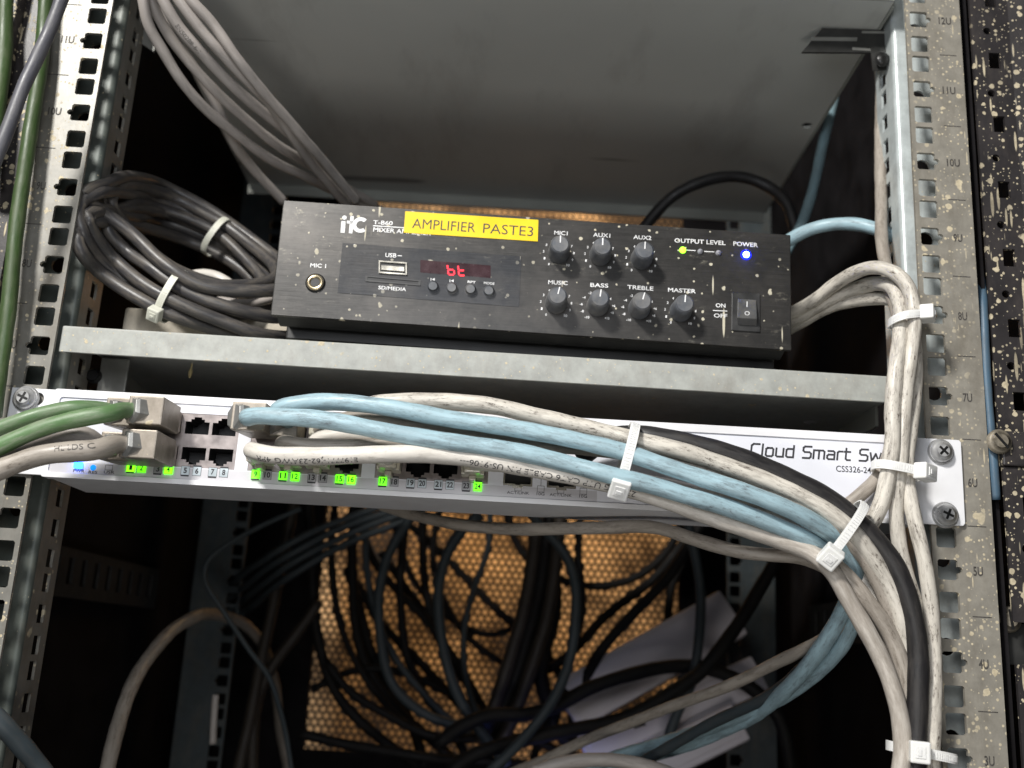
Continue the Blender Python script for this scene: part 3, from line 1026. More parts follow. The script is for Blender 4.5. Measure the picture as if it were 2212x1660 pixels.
for (xa, ya, lab) in ((1119, 1056, 'ACT/LINK'), (1211, 1061, 'ACT/LINK')):
    c = at(xa, ya, YF)
    for bx in ((-1.7, -1.5, -1.3, 1.3), (1.5, 1.7, -1.3, 1.3), (-1.5, 1.5, 1.1, 1.3), (-1.5, 1.5, -1.3, -1.1)):
        d.box(c.x + bx[0], c.x + bx[1], -4.5, -4.45, c.z + bx[2], c.z + bx[3])
    text_px(d, lab, xa - 24, ya + 11, xa + 24, ya + 13, 6, -4.46, bold=.004)
    c = at(xa + 49, ya + 1, YF)
    for bx in ((-1.8, -1.6, -1.6, 1.6), (1.6, 1.8, -1.6, 1.6), (-1.6, 1.6, 1.4, 1.6), (-1.6, 1.6, -1.6, -1.4)):
        d.box(c.x + bx[0], c.x + bx[1], -4.5, -4.45, c.z + bx[2], c.z + bx[3])
    d.box(c.x - .1, c.x + .1, -4.5, -4.45, c.z + 1.6, c.z + 9)
    text_px(d, '10G', xa + 40, ya + 14, xa + 57, ya + 15, 6.5, -4.46, bold=.01)
d.build('port_lettering', M['ink'], sw)
d = MB()
text_px(d, 'CSS326-24G-2S+RM', 1806, 1019, 1950, 1026.5, 13, -4.46, bold=.004)
a_, b_ = at(1621, 984, YF), at(1972, 1002, YF)
stroke_text(d, 'Cloud Smart Switch', Vec((a_.x, -4.4, a_.z)), Vec((b_.x, -4.4, b_.z)), 5.9, .95)
d.build('model_lettering', M['ink'], sw)

# ears' screws
for (x_, y_, nm) in ((2035, 975, 'a'), (2045, 1112, 'b')):
    c = at(x_, y_, -4.5)
    w = MB().lathe((c.x, -2.3, c.z), (0, -1, 0), [(0, 6.6), (1.0, 6.6), (1.2, 6.0)], 28).build('washer', M['screw'], sw)
    s = screw_mb((c.x, -3.5, c.z), (0, -1, 0), 5.6, 3.4).build('screw', M['screw'], sw)
    w.parent = s
    sl = screw_slot((c.x, -3.5, c.z), (0, -1, 0), 5.6, 3.35, .5 + y_).build('slot', M['screwdark'], sw); sl.parent = s
c = at(53, 860, -4.5)
w = MB().lathe((c.x, -2.3, c.z), (0, -1, 0), [(0, 6.6), (1.0, 6.6), (1.2, 6.0)], 28).build('washer', M['screw'], sw)
s = screw_mb((c.x, -3.5, c.z), (0, -1, 0), 5.6, 3.4).build('screw', M['screw'], sw); w.parent = s
sl = screw_slot((c.x, -3.5, c.z), (0, -1, 0), 5.6, 3.35, .4).build('slot', M['screwdark'], sw); sl.parent = s

# ================================================================ amplifier
YA = 6
TL, TR, BR, BL = at(612, 433, YA), at(1708, 508, YA), at(1710, 757, YA), at(584, 680, YA)
amp = thing('amplifier', 'black mixer amplifier with seven knobs and yellow tape label on the shelf', 'amplifier', (20, YA + 100, 88))
MB().prism([TL, TR, BR, BL], (0, 3.0, 0)).build('front_panel', M['amp_face'], amp, bevel=.5)
ex = (TR - TL).normalized(); ez = (TL - BL).normalized()
ins = lambda p, a, b: p + ex * a + ez * b
MB().prism([ins(TL, 4, -3) + Vec((0, 3.05, 0)), ins(TR, -3, -3) + Vec((0, 3.05, 0)), ins(BR, -3, 2.5) + Vec((0, 3.05, 0)), ins(BL, 4, 2.5) + Vec((0, 3.05, 0))], (0, 20, 0)).prism([ins(TL, 4, -3) + Vec((0, 23.1, 0)), ins(TR, -3, -3) + Vec((0, 23.1, 0)), ins(BR, -3, -5.5) + Vec((0, 23.1, 0)), ins(BL, 4, -5.5) + Vec((0, 23.1, 0))], (0, 180, 0)).build('casing', M['amp_body'], amp, bevel=1)
MB().prism([ins(BL, 2, 2.0) + Vec((0, 3.1, 0)), ins(BR, -2, 2.0) + Vec((0, 3.1, 0)), ins(BR, -2, -.9) + Vec((0, 14, 0)), ins(BL, 2, -.9) + Vec((0, 14, 0))], (0, 3, 0)).build('lower_chin', M['amp_body'], amp)
for fx, fy in ((28, 42), (258, 42), (28, 180), (258, 180)):
    p = ins(BL, fx, 0)
    zz = zt(p.x) + .1
    MB().lathe((p.x, YA + fy, zz), (0, 0, 1), [(0, 7), (BL.z - zz + 1.5 + (p.x - BL.x) * (BR.z - BL.z) / (BR.x - BL.x), 8)], 20).build('foot', M['amp_body'], amp)
tape = MB().prism([at(875.5, 456.8, YA - .35), at(1163, 475.5, YA - .35), at(1161.7, 521.9, YA - .35), at(871.9, 502.9, YA - .35)], (0, .25, 0)).build('tape_label', M['tape'], amp)
d = MB()
text_px(d, 'AMPLIFIER', 890, 493.0, 1026, 502.5, 20.5, YA - .36, bold=-.006)
text_px(d, 'PASTE3', 1043, 503.5, 1151, 511, 20.5, YA - .36, bold=-.006)
o = d.build('tape_text', M['ink'], amp); o.parent = tape
# insert panel with display
YI = YA - .25
insert = MB().prism([at(740, 525, YI), at(1126.8, 554.6, YI), at(1121, 663.5, YI), at(729, 632.7, YI)], (0, .2, 0)).build('display_insert', M['gloss'], amp)
w = MB().prism([at(908, 562, YI - .05), at(1060, 574, YI - .05), at(1060, 601, YI - .05), at(908, 589, YI - .05)], (0, .02, 0)).build('display_window', M['redwin'], amp)


def seg7(mb, x, y, segs, wpx=13, hpx=22):
    cx = {'a': ((0, 0), (1, 0)), 'b': ((1, 0), (1, 1)), 'c': ((1, 1), (1, 2)), 'd': ((0, 2), (1, 2)), 'e': ((0, 1), (0, 2)), 'f': ((0, 0), (0, 1)), 'g': ((0, 1), (1, 1))}
    for s_ in segs:
        (a, b), (c, e_) = cx[s_]
        p = at(x + (a - .5) * wpx - (b - 1) * -1.2, y + (b - 1) * hpx / 2, YI - .12)
        q = at(x + (c - .5) * wpx - (e_ - 1) * -1.2, y + (e_ - 1) * hpx / 2, YI - .12)
        t = (q - p).normalized(); nn = Vec((0, -1, 0)); s = t.cross(nn)
        p = p + t * .35; q = q - t * .35
        mb.add([p + s * .4, q + s * .4, q - s * .4, p - s * .4], [(0, 1, 2, 3)])


d = MB(); seg7(d, 974, 583, 'cdefg'); seg7(d, 997, 584.5, 'defg')
o = d.build('lit_digits', M['led_r'], amp); o.parent = w
# usb and card slot
usb = MB().prism([at(818, 563, YI - 1.0), at(879, 567, YI - 1.0), at(879, 594, YI - 1.0), at(818, 590, YI - 1.0)], (0, 1.0, 0),
                 [[at(821, 566, YI - 1.0), at(876, 570, YI - 1.0), at(876, 591, YI - 1.0), at(821, 587, YI - 1.0)]]).build('usb_port', M['nickel'], amp)
o = MB().prism([at(821, 566, YI - .1), at(876, 570, YI - .1), at(876, 591, YI - .1), at(821, 587, YI - .1)], (0, .05, 0)).build('port_cavity', M['portdark'], amp); o.parent = usb
o = MB().prism([at(823, 573, YI - .8), at(874, 577, YI - .8), at(874, 587, YI - .8), at(823, 583, YI - .8)], (0, .5, 0)).build('tongue', M['nickel'], amp, bevel=.2); o.parent = usb
card = MB().prism([at(789, 595.6, YI - .5), at(909, 606, YI - .5), at(908, 617.5, YI - .5), at(789, 608, YI - .5)], (0, .45, 0),
                  [[at(794, 598.5, YI - .5), at(904, 608, YI - .5), at(903, 614.5, YI - .5), at(794, 605, YI - .5)]]).build('card_slot', M['rockerframe'], amp)
o = MB().prism([at(793, 598, YI - .08), at(905, 607.5, YI - .08), at(904, 615, YI - .08), at(793, 605.5, YI - .08)], (0, .05, 0)).build('slot_cavity', M['portdark'], amp); o.parent = card
for x_, y_ in ((935.5, 621), (976, 624.5), (1016.5, 627.5), (1056, 631)):
    c = at(x_, y_, YI)
    MB().lathe((c.x, YI, c.z), (0, -1, 0), [(0, 3.1), (1.8, 3.0), (2.3, 2.3)], 20).build('push_button', M['knob'], amp)
c = at(681.5, 612, YA)
j = MB().lathe((c.x, YA, c.z), (0, -1, 0), [(0, 5.3), (.5, 5.3), (.9, 4.6)], 28).build('microphone_jack', M['rockerframe'], amp)
mb = MB()
n = 28
vs = []
for rr_, yy in ((4.5, YA - .9), (4.4, YA - 1.6), (3.3, YA - 1.9), (2.5, YA - 1.3), (2.4, YA - .93)):
    for k in range(n):
        a = 2 * math.pi * k / n
        vs.append((c.x + rr_ * math.cos(a), yy, c.z + rr_ * math.sin(a)))
mb.add(vs, [(i * n + k, i * n + (k + 1) % n, (i + 1) * n + (k + 1) % n, (i + 1) * n + k) for i in range(4) for k in range(n)], True)
o = mb.build('jack_ring', M['gold'], amp); o.parent = j
o = MB().lathe((c.x, YA - .9, c.z), (0, -1, 0), [(0, 2.45), (.15, 2.45)], 20).build('jack_hole', M['portdark'], amp); o.parent = j

# knobs
knobs = [(1206.7, 548, 0), (1296, 553, 0), (1385, 561, 2), (1201, 656.5, 12), (1290.4, 662, 6), (1380, 668, 14), (1469.5, 673.5, 4)]
ring_txt = ['0', '1', '2', '3', '4', '5', '6', '7', '8', '9', '10']
ring_bt = ['-10', '-8', '-6', '-4', '-2', '0', '+2', '4', '+6', '+8', '+10']
d = MB()
for i, (x_, y_, ang) in enumerate(knobs):
    c = at(x_, y_, YA); c.y = YA
    kn = MB()
    n = 36
    prof = [(0.4, 5.9), (1.2, 5.95), (9.0, 5.35), (12.6, 5.05), (13.2, 4.7), (13.35, 4.2)]
    kn.lathe(c, (0, -1, 0), prof, n)
    ko = kn.build('knob', M['knob'], amp)
    up = Vec((math.sin(math.radians(ang)), 0, math.cos(math.radians(ang))))
    sd = Vec((up.z, 0, -up.x))
    pm = MB().obox(c + Vec((0, -13.45, 0)) + up * 2.7, sd, Vec((0, 1, 0)), up, .32, .12, 2.0).build('pointer_line', M['wink'], amp)
    pm.parent = ko
    lab = ring_bt if i in (4, 5) else ring_txt
    for q_, s_ in enumerate(lab):
        if q_ in (5,): continue
        a = math.radians(232 - q_ * 28.4)
        r_ = 8.2
        cc = c + Vec((r_ * math.cos(a) * (1.06 if len(s_) > 1 else 1), 0, r_ * math.sin(a) - .6))
        w_ = .42 * len(s_)
        text_on(d, s_, cc - Vec((w_, 0, -.03)), cc + Vec((w_, 0, -.03)), 1.35, lift=.05, bold=.02)
for s_, xa, ya, xb, yb, h in (('MIC1', 1197, 507, 1226, 509, 8.5), ('AUX1', 1281, 511.5, 1318, 514, 8.5), ('AUX2', 1368, 516.5, 1407, 519, 8.5),
                              ('OUTPUT LEVEL', 1457, 524, 1567, 530, 9), ('POWER', 1584, 531, 1637, 534.5, 9), ('MUSIC', 1184, 614, 1226, 616.5, 8.5),
                              ('BASS', 1275, 620, 1314, 622, 8.5), ('TREBLE', 1355, 624.5, 1411, 628.5, 8.5), ('MASTER', 1443, 630.5, 1503, 634, 8.5),
                              ('ON', 1546, 664, 1567, 665, 8.5), ('OFF', 1542, 686, 1571, 687.5, 8.5), ('SD/MEDIA', 817, 625, 877, 629.5, 7.5),
                              ('USB', 832, 555.5, 856, 557, 9), ('MIC 1', 670, 577.5, 704, 579.5, 8.5), ('T-B60', 806, 484.5, 848, 487, 8.5),
                              ('MIXER AMPLIFIER', 806, 500.5, 931, 509, 9), ('MODE', 1045, 614, 1068, 616, 5), ('RPT', 1010, 611.5, 1027, 613, 5)):
    text_px(d, s_, xa, ya, xb, yb, h, YI if s_ in ('SD/MEDIA', 'USB', 'MODE', 'RPT') else YA, lift=.1, bold=.016)


def pxline(mb, xa, ya, xb, yb, w, Y):
    p, q = at(xa, ya, Y), at(xb, yb, Y)
    t = (q - p).normalized(); s = t.cross(Vec((0, -1, 0)))
    mb.add([p + s * w / 2, q + s * w / 2, q - s * w / 2, p - s * w / 2], [(0, 1, 2, 3)])


pxline(d, 806, 488, 873, 492.5, .55, YA - .1)
pxline(d, 1540, 671, 1571, 672.5, .5, YA - .1)
pxline(d, 1483, 540.7, 1503, 541.8, .45, YA - .1)
pxline(d, 1521, 543.4, 1543, 544.6, .45, YA - .1)
# usb trident mark, player symbols above the buttons
pxline(d, 859, 552.5, 868, 553.2, .5, YI - .1)
for bx, by in ((935, 607), (976, 610)):
    pxline(d, bx - 4, by, bx - 4, by - 6, .35, YI - .1)
    p1, p2, p3 = at(bx + 4, by, YI - .1), at(bx + 4, by - 6, YI - .1), at(bx - 2, by - 3, YI - .1)
    d.add([p1, p2, p3], [(0, 1, 2)])
d.build('lettering', M['wink'], amp)
d = MB()
# logo: i t C
Yl = YA - .1
P_ = lambda x, y: at(x, y, Yl)
d.add([P_(735.5, 503), P_(744.5, 503.6), P_(746.5, 478.5), P_(737.5, 478)], [(0, 1, 2, 3)])
cdot = P_(744, 470.5)
d.add([cdot + Vec((1.25 * math.cos(a), 0, 1.25 * math.sin(a))) for a in [2 * math.pi * k / 14 for k in range(14)]], [tuple(range(14))])
d.add([P_(753.5, 504), P_(761, 504.5), P_(764.5, 467.5), P_(757, 467)], [(0, 1, 2, 3)])
d.add([P_(749, 483), P_(770, 484.3), P_(770.5, 478.3), P_(749.5, 477)], [(0, 1, 2, 3)])
cc = P_(779, 486.5)
vs = []
N = 20
for k in range(N + 1):
    a = math.radians(48 + (312 - 48) * k / N)
    for rr_ in (4.5, 2.35):
        vs.append(cc + Vec((rr_ * math.cos(a), -.02, rr_ * math.sin(a))))
d.add(vs, [(2 * k, 2 * k + 1, 2 * k + 3, 2 * k + 2) for k in range(N)])
d.build('logo', M['wink'], amp)
for x_, y_, m_, nm, r_ in ((1474.7, 541, 'led_g2', 'green_output_light', 1.8), (1512.4, 544, 'led_off', 'output_light', 1.45), (1551.5, 547, 'led_off', 'output_light', 1.45)):
    c = at(x_, y_, YA)
    MB().lathe((c.x, YA, c.z), (0, -1, 0), [(0, r_), (.8, r_ * .95), (1.4, r_ * .6), (1.55, .2)], 18).build(nm, M[m_], amp)
c = at(1611.5, 551, YA)
o = MB().lathe((c.x, YA, c.z), (0, -1, 0), [(0, 3.0), (.25, 2.9)], 24).build('power_light', M['led_halo'], amp)
o2 = MB().lathe((c.x, YA - .25, c.z), (0, -1, 0), [(0, 1.7), (.8, 1.6), (1.6, .9), (1.7, .2)], 20).build('bulb', M['led_blue'], amp); o2.parent = o
# rocker switch
fr = MB().prism([at(1581, 632, YA - .9), at(1642, 634, YA - .9), at(1642.5, 718, YA - .9), at(1580, 714, YA - .9)], (0, .95, 0)).build('rocker_switch', M['rockerframe'], amp, bevel=.4)
p = [at(1594, 646, YA - 1.6), at(1634, 648, YA - 1.6), at(1635.5, 689, YA - 5.0), at(1592.5, 686.5, YA - 5.0), at(1594, 702, YA - 1.2), at(1635, 704, YA - 1.2)]
bk_ = [Vec((q.x, YA - .85, q.z)) for q in (p[0], p[1], p[5], p[4])]
mb = MB()
mb.add([p[0], p[1], p[2], p[3], p[4], p[5]] + bk_, [(0, 1, 2, 3), (3, 2, 5, 4), (0, 6, 7, 1), (1, 7, 8, 5, 2), (0, 3, 4, 9, 6), (4, 5, 8, 9)])
rk = mb.build('rocker', M['rocker'], amp, bevel=.35); rk.parent = fr
mk = MB()
rn = (p[1] - p[0]).cross(p[3] - p[0]).normalized()
if rn.y > 0: rn = -rn
o_ = lambda u, v: p[0] + (p[1] - p[0]) * u + (p[3] - p[0]) * v + rn * .08
a, b = o_(.5, .12), o_(.5, .42)
s = (p[1] - p[0]).normalized() * .25
mk.add([a - s, a + s, b + s, b - s], [(0, 1, 2, 3)])
vs = []
cc_ = o_(.52, .75)
e1, e2 = (p[1] - p[0]).normalized(), (p[3] - p[0]).normalized()
for k in range(16):
    a = 2 * math.pi * k / 16
    for r_ in (1.35, .95): vs.append(cc_ + e1 * r_ * math.cos(a) + e2 * r_ * math.sin(a))
mk.add(vs, [(2 * k, 2 * k + 1, (2 * k + 3) % 32, (2 * k + 2) % 32) for k in range(16)])
o = mk.build('rocker_marks', M['wink'], amp); o.parent = rk

# beige box on the shelf behind the coil
bx = MB()
za = zt(-180) + .2
bx.prism([(-216, 62, za), (-150, 62, za), (-108, 75, za), (-108, 160, za), (-216, 160, za)], (0, 0, 30))
o = bx.build('plastic_box', M['beige'], loc=(-165, 100, za), bevel=1.5)
tag(o, 'cream plastic box on the shelf under the black cable coil', 'box')

# ================================================================ cables


def cable(name, pts, r, mat, label, cat='cable', group=None, n=20, step=2.5, parent=None, wob=0.0, closed=False):
    P = px(pts)
    if wob:
        P = [p + Vec((random.uniform(-wob, wob), 0, random.uniform(-wob, wob))) for p in P]
    fr_ = frames_of(catmull(P, step, closed), closed)
    mb = MB().tube(fr_, r, n, closed)
    if parent is None:
        o = mb.build(name, M[mat], loc=P[0])
        tag(o, label, cat, group)
    else:
        o = mb.build(name, M[mat], parent)
    return o, fr_


def cable_print(parent, fr_, r, string, s0, h, ang, mat, flip=False, bold=0.0, gap=1.0, name='printed_text'):
    """lettering wrapped on the jacket; ang measured from the frame's a axis"""
    vs, fs = text_data(string, bold)
    y1 = max(v.y for v in vs)
    k = h / y1
    out = []
    for v in vs:
        x = v.x * k * gap; y = v.y * k - h / 2
        if flip: x, y = -x, -y
        s = s0 + x
        j = 0
        lo, hi = 0, len(fr_) - 2
        while lo < hi:
            md = (lo + hi + 1) // 2
            if fr_[md][4] <= s: lo = md
            else: hi = md - 1
        f0, f1 = fr_[lo], fr_[lo + 1]
        u = (s - f0[4]) / max(1e-6, f1[4] - f0[4])
        p = f0[0].lerp(f1[0], u); a = f0[2].lerp(f1[2], u).normalized(); b = f0[3].lerp(f1[3], u).normalized()
        th = ang - y / r
        ph = fr_[0][0].x * 1.3
        rr = r * (1 + .028 * math.sin(s * .13 + ph) + .018 * math.sin(s * .37 + 2 * ph))
        p = p + a * (.35 * math.sin(s * .055 + ph)) + b * (.35 * math.sin(s * .071 + 1.7 * ph))
        out.append(p + (a * math.cos(th) + b * math.sin(th)) * (rr + .09))
    mb = MB().add(out, fs)
    o = mb.build(name, mat, parent)
    return o


def hexnut(c, ax, r, L, n=6, mat='hexnut', parent=None, name='gland_nut'):
    mb = MB()
    mb.lathe(c, ax, [(0, r * .92), (L * .12, r), (L * .85, r), (L, r * .86)], n, smooth=False, ang0=.3)
    return mb.build(name, M[mat], parent, bevel=.25)


def metal_plug(root, col_, row, exit_dir, big=True, body_len=26, wid=6.9):
    """metal field plug standing out of a port: body, shoulder and hexagonal gland"""
    x = colx[col_]; z = zr_top if row == 't' else zr_bot
    hh = 6.9
    zo = 1.2 if row == 't' else -1.2
    mb = MB()
    y0 = -4.5; y1 = -4.5 - body_len
    b = wid
    mb.prism([(x - b + 1, y0, z + zo - hh + 1.6), (x + b - 1, y0, z + zo - hh + 1.6), (x + b - 1, y0, z + zo + hh - 1.6), (x - b + 1, y0, z + zo + hh - 1.6)], (0, -6, 0))
    # wedge body sloping toward the cable side
    dx = exit_dir * 5
    vs = [(x - b, y0 - 6.02, z + zo - hh), (x + b, y0 - 6.02, z + zo - hh), (x + b, y0 - 6.02, z + zo + hh), (x - b, y0 - 6.02, z + zo + hh),
          (x - b + dx, y1, z + zo - hh), (x + b + dx * .4, y1, z + zo - hh), (x + b + dx * .4, y1, z + zo + hh), (x - b + dx, y1, z + zo + hh)]
    mb.add(vs, [(0, 1, 2, 3), (7, 6, 5, 4), (0, 4, 5, 1), (1, 5, 6, 2), (2, 6, 7, 3), (3, 7, 4, 0)])
    o = mb.build('plug', M['nickel_worn'], root, bevel=.6)
    c = Vec((x + dx - exit_dir * 1.0, y1 + 6, z + zo))
    ax = Vec((exit_dir * .82, -.8, 0)).normalized()
    c = c + Vec((-exit_dir * 1.5, 2.5, 0))
    n_ = hexnut(c, ax, 7.3, 11.5, mat='hexnut', parent=root); n_.parent = o
    return c, ax


def clear_plug(root, col_, row, L=14):
    x = colx[col_]; z = zr_top if row == 't' else zr_bot
    mb = MB().box(x - 5.7, x + 5.7, -4.3 - L, -3.2, z - 3.6, z + 3.6)
    mb.box(x - 1.7, x + 1.7, -4.3 - L * .8, -3.4, z - 6.2, z - 3.7) if row == 'b' else mb.box(x - 1.7, x + 1.7, -4.3 - L * .8, -3.4, z + 3.7, z + 6.0)
    o = mb.build('plug', M['clear'], root, bevel=.4)
    q = MB().prism([(x - 4.6, -4.3 - L, z - 3.8), (x + 4.6, -4.3 - L, z - 3.8), (x + 4.6, -4.3 - L, z + 3.8), (x - 4.6, -4.3 - L, z + 3.8)], (0, -7, 0)).build('boot', M['clear'], root, bevel=1.2)
    q.parent = o
    return Vec((x, -4.3 - L - 7, z))


def cable_thing(label, cat='network cable', group='network cables'):
    return thing('network_cable', label, cat, (0, 0, 0), group)


RB = 4.15
INK = M['ink']
# --- left metal plugs, ports 1-4
t = cable_thing('green network cable curving left from the upper metal plug nearest the empty ports')
c, ax = metal_plug(t, (0, 1), 't', -1, body_len=27)
tip = c + ax * 12.5


def jacket(root, first, pts, r, mat, n=20, step=2.5):
    P = first + px(pts)
    fr_ = frames_of(catmull(P, step))
    o = MB().tube(fr_, r, n).build('jacket', M[mat], root)
    return o, fr_


jacket(t, [c + ax * 6, tip], [(235, 893, -44), (170, 905, -47), (90, 928, -48), (20, 957, -49), (-60, 995, -50)], 4.0, 'cgreen')
t = cable_thing('green network cable leaving left, behind and above the other green one')
c, ax = metal_plug(t, (0, 0), 't', -1, body_len=20)
jacket(t, [c + ax * 6, c + ax * 12.5], [(175, 884, -32), (110, 893, -34), (50, 909, -36), (-40, 940, -38)], 4.0, 'cgreen')
t = cable_thing('thick grey printed network cable curving left from the lower metal plug')
c, ax = metal_plug(t, (0, 1), 'b', -1, body_len=30)
o, f_ = jacket(t, [c + ax * 6, c + ax * 12.5], [(205, 972, -50), (150, 977, -52), (90, 985, -53), (30, 1005, -54), (-50, 1035, -55)], 4.7, 'cgrey')
cable_print(t, f_, 4.7, 'HL LDS C', 40, 2.6, .5, M['railink'], flip=True)
t = cable_thing('pale grey network cable between the green cables and the thick grey one, far left')
c, ax = metal_plug(t, (0, 0), 'b', -1, body_len=20)
jacket(t, [c + ax * 6, c + ax * 12.5], [(185, 940, -34), (130, 940, -36), (60, 958, -38), (0, 978, -40), (-50, 1000, -40)], 3.9, 'cgrey2')

# --- blue pair
t = cable_thing('lower of the two pale blue cables, starting from the leftmost metal plug', group='cables bundled across the switch')
c, ax = metal_plug(t, (1, 0), 't', -1, body_len=26, wid=6.7)
jacket(t, [Vec((c.x + 6, -18, c.z)), Vec((c.x + 1.5, -30, c.z + .5))],
       [(533, 901, -42), (556, 896, -47), (600, 900, -48), (658, 904, -47), (734, 915, -46), (810, 929, -45), (886, 941, -44), (1000, 958, -42), (1114, 977, -40), (1229, 1003, -38), (1324, 1027, -40),
        (1409, 1049, -39), (1483, 1073, -37), (1572, 1098, -34), (1660, 1128, -31), (1740, 1163, -26), (1805, 1212, -14), (1838, 1275, 0), (1843, 1335, 10), (1825, 1388, 22), (1783, 1435, 42), (1732, 1477, 66), (1660, 1520, 95), (1540, 1570, 140), (1380, 1620, 190), (1240, 1670, 230)], RB, 'blue')
t = cable_thing('pale blue network cable arching highest over the switch and running in front of the bundle', group='cables bundled across the switch')
c, ax = metal_plug(t, (1, 1), 't', -1, body_len=16, wid=6.7)
jacket(t, [Vec((c.x + 4, -12, c.z)), Vec((c.x + 2, -22, c.z + 2))],
       [(600, 885, -34), (669, 872, -38), (734, 871, -39), (810, 877, -40), (886, 888, -40), (962, 902, -40), (1076, 921, -39), (1190, 942, -38), (1305, 966, -38), (1350, 977, -38), (1424, 1001, -39), (1512, 1031, -39), (1601, 1061, -38), (1690, 1096, -36),
        (1749, 1125, -32), (1809, 1167, -23), (1842, 1215, -16), (1852, 1262, -7), (1829, 1305, 2), (1803, 1350, 14), (1770, 1402, 30), (1732, 1456, 52), (1680, 1507, 82), (1600, 1562, 125), (1480, 1610, 170), (1300, 1665, 220)], RB, 'blue')
# --- printed white cable
t = cable_thing('white cable lowest across the switch, printed with upside-down text', group='cables bundled across the switch')
p_ = clear_plug(t, (1, 0), 'b', 12)
o, f_ = jacket(t, [Vec((p_.x, -14, p_.z)), Vec((p_.x, -26, p_.z))],
               [(545, 973, -36), (572, 982, -42), (600, 986, -44), (658, 988, -44), (734, 986, -43), (810, 982, -43), (886, 979, -43), (962, 984, -39), (1038, 994, -37), (1114, 1007, -35), (1190, 1021, -34), (1267, 1036, -33), (1324, 1048, -31), (1394, 1068, -30),
                (1453, 1087, -29), (1512, 1108, -28), (1601, 1139, -27), (1690, 1171, -26), (1749, 1195, -26), (1790, 1228, -27), (1833, 1297, -24), (1874, 1363, -22), (1905, 1421, -20), (1930, 1488, -19), (1944, 1553, -18), (1948, 1612, -18), (1940, 1690, -18)], RB, 'cprint')
cable_print(t, f_, RB, '--- 9106-US P/N  CABLE CAT6 UTP 23AWG', 206, 2.7, .15, INK, flip=True) if False else None
cable_print(t, f_, RB, 'E197771-J62-23AWG 4PR', 76, 2.7, -.35, INK, flip=True, gap=1.08)
cable_print(t, f_, RB, '23AWG UTP CAT6 CABLE P/N US-9106---', 208, 2.9, -.45, INK, flip=True, gap=1.12)
# --- second bottom cable and the others of the bundle
t = cable_thing('grey beige cable second from the left as the bundle drops to the bottom edge', group='cables bundled across the switch')
p_ = clear_plug(t, (1, 1), 'b', 10)
jacket(t, [Vec((p_.x, -14, p_.z)), Vec((p_.x - 1, -24, p_.z + 3))],
       [(612, 955, -33), (650, 962, -34), (740, 964, -32), (850, 962, -30), (962, 970, -29), (1114, 993, -28), (1300, 1030, -26), (1450, 1075, -24), (1600, 1128, -23), (1720, 1172, -24), (1790, 1213, -24), (1832, 1250, -23), (1872, 1300, -21), (1912, 1353, -19), (1938, 1405, -17),
        (1954, 1455, -15), (1963, 1524, -14), (1966, 1610, -14), (1966, 1690, -14)], 3.9, 'cgrey')
t = cable_thing('short white network cable looping up from the lower port row under the blue cables', group='cables bundled across the switch')
p_ = clear_plug(t, (1, 2), 'b', 8)
jacket(t, [Vec((p_.x, -12, p_.z)), Vec((p_.x, -20, p_.z + 4))],
       [(676, 952, -27), (718, 940, -30), (772, 940, -31), (850, 948, -28), (962, 960, -22), (1114, 985, -18), (1300, 1020, -16), (1500, 1065, -14), (1690, 1120, -14), (1790, 1170, -12), (1870, 1260, -10), (1925, 1370, -9), (1950, 1480, -8), (1955, 1690, -8)], 3.7, 'cclean')
t = cable_thing('very grimy white network cable along the top of the bundle, above the blue ones', group='cables bundled across the switch')
p_ = clear_plug(t, (1, 3), 't', 6)
jacket(t, [Vec((p_.x, -12, p_.z)), Vec((p_.x + 2, -20, p_.z + 4))],
       [(790, 878, -26), (848, 867, -29), (924, 866, -30), (1000, 872, -30), (1076, 881, -30), (1152, 898, -30), (1229, 915, -30), (1324, 938, -31), (1394, 957, -32), (1483, 978, -32), (1572, 1007, -32), (1660, 1040, -31),
        (1735, 1076, -30), (1794, 1111, -29), (1845, 1153, -27), (1885, 1203, -25), (1920, 1262, -22), (1943, 1320, -20), (1957, 1385, -17), (1966, 1460, -12), (1970, 1560, -9), (1970, 1690, -9)], RB, 'cwhite')
t = cable_thing('brownish white network cable running between the upper blue cable and the grimy white one', group='cables bundled across the switch')
p_ = clear_plug(t, (1, 2), 't', 6)
jacket(t, [Vec((p_.x, -12, p_.z)), Vec((p_.x + 2, -18, p_.z))],
       [(760, 905, -24), (886, 913, -29), (962, 925, -29), (1038, 937, -28), (1190, 960, -27), (1320, 975, -27), (1424, 990, -27), (1527, 1018, -27), (1631, 1057, -27), (1720, 1090, -27), (1779, 1123, -26), (1830, 1158, -24), (1876, 1216, -22), (1902, 1262, -20), (1921, 1310, -18),
        (1938, 1366, -15), (1952, 1425, -12), (1960, 1500, -9), (1962, 1690, -8)], 4.0, 'cgrey')
for k, (cl, lab, pts) in enumerate((((2, 0), 'white network cable plugged in below number 17 and rising behind the printed cable', [(850, 985, -26), (900, 978, -26), (1000, 985, -24), (1150, 1010, -22), (1300, 1042, -18), (1450, 1075, -14), (1600, 1110, -10)]),
                                    ((2, 3), 'white network cable plugged in above number 24 and rising behind the printed cable', [(1028, 1000, -28), (1080, 1003, -30), (1180, 1018, -28), (1300, 1046, -20), (1450, 1085, -15), (1600, 1125, -12)]))):
    t = cable_thing(lab, group='cables bundled across the switch')
    p_ = clear_plug(t, cl, 'b', 10)
    jacket(t, [Vec((p_.x, -12, p_.z)), Vec((p_.x + 1, -22, p_.z + 1))], pts, 3.5, 'cclean')
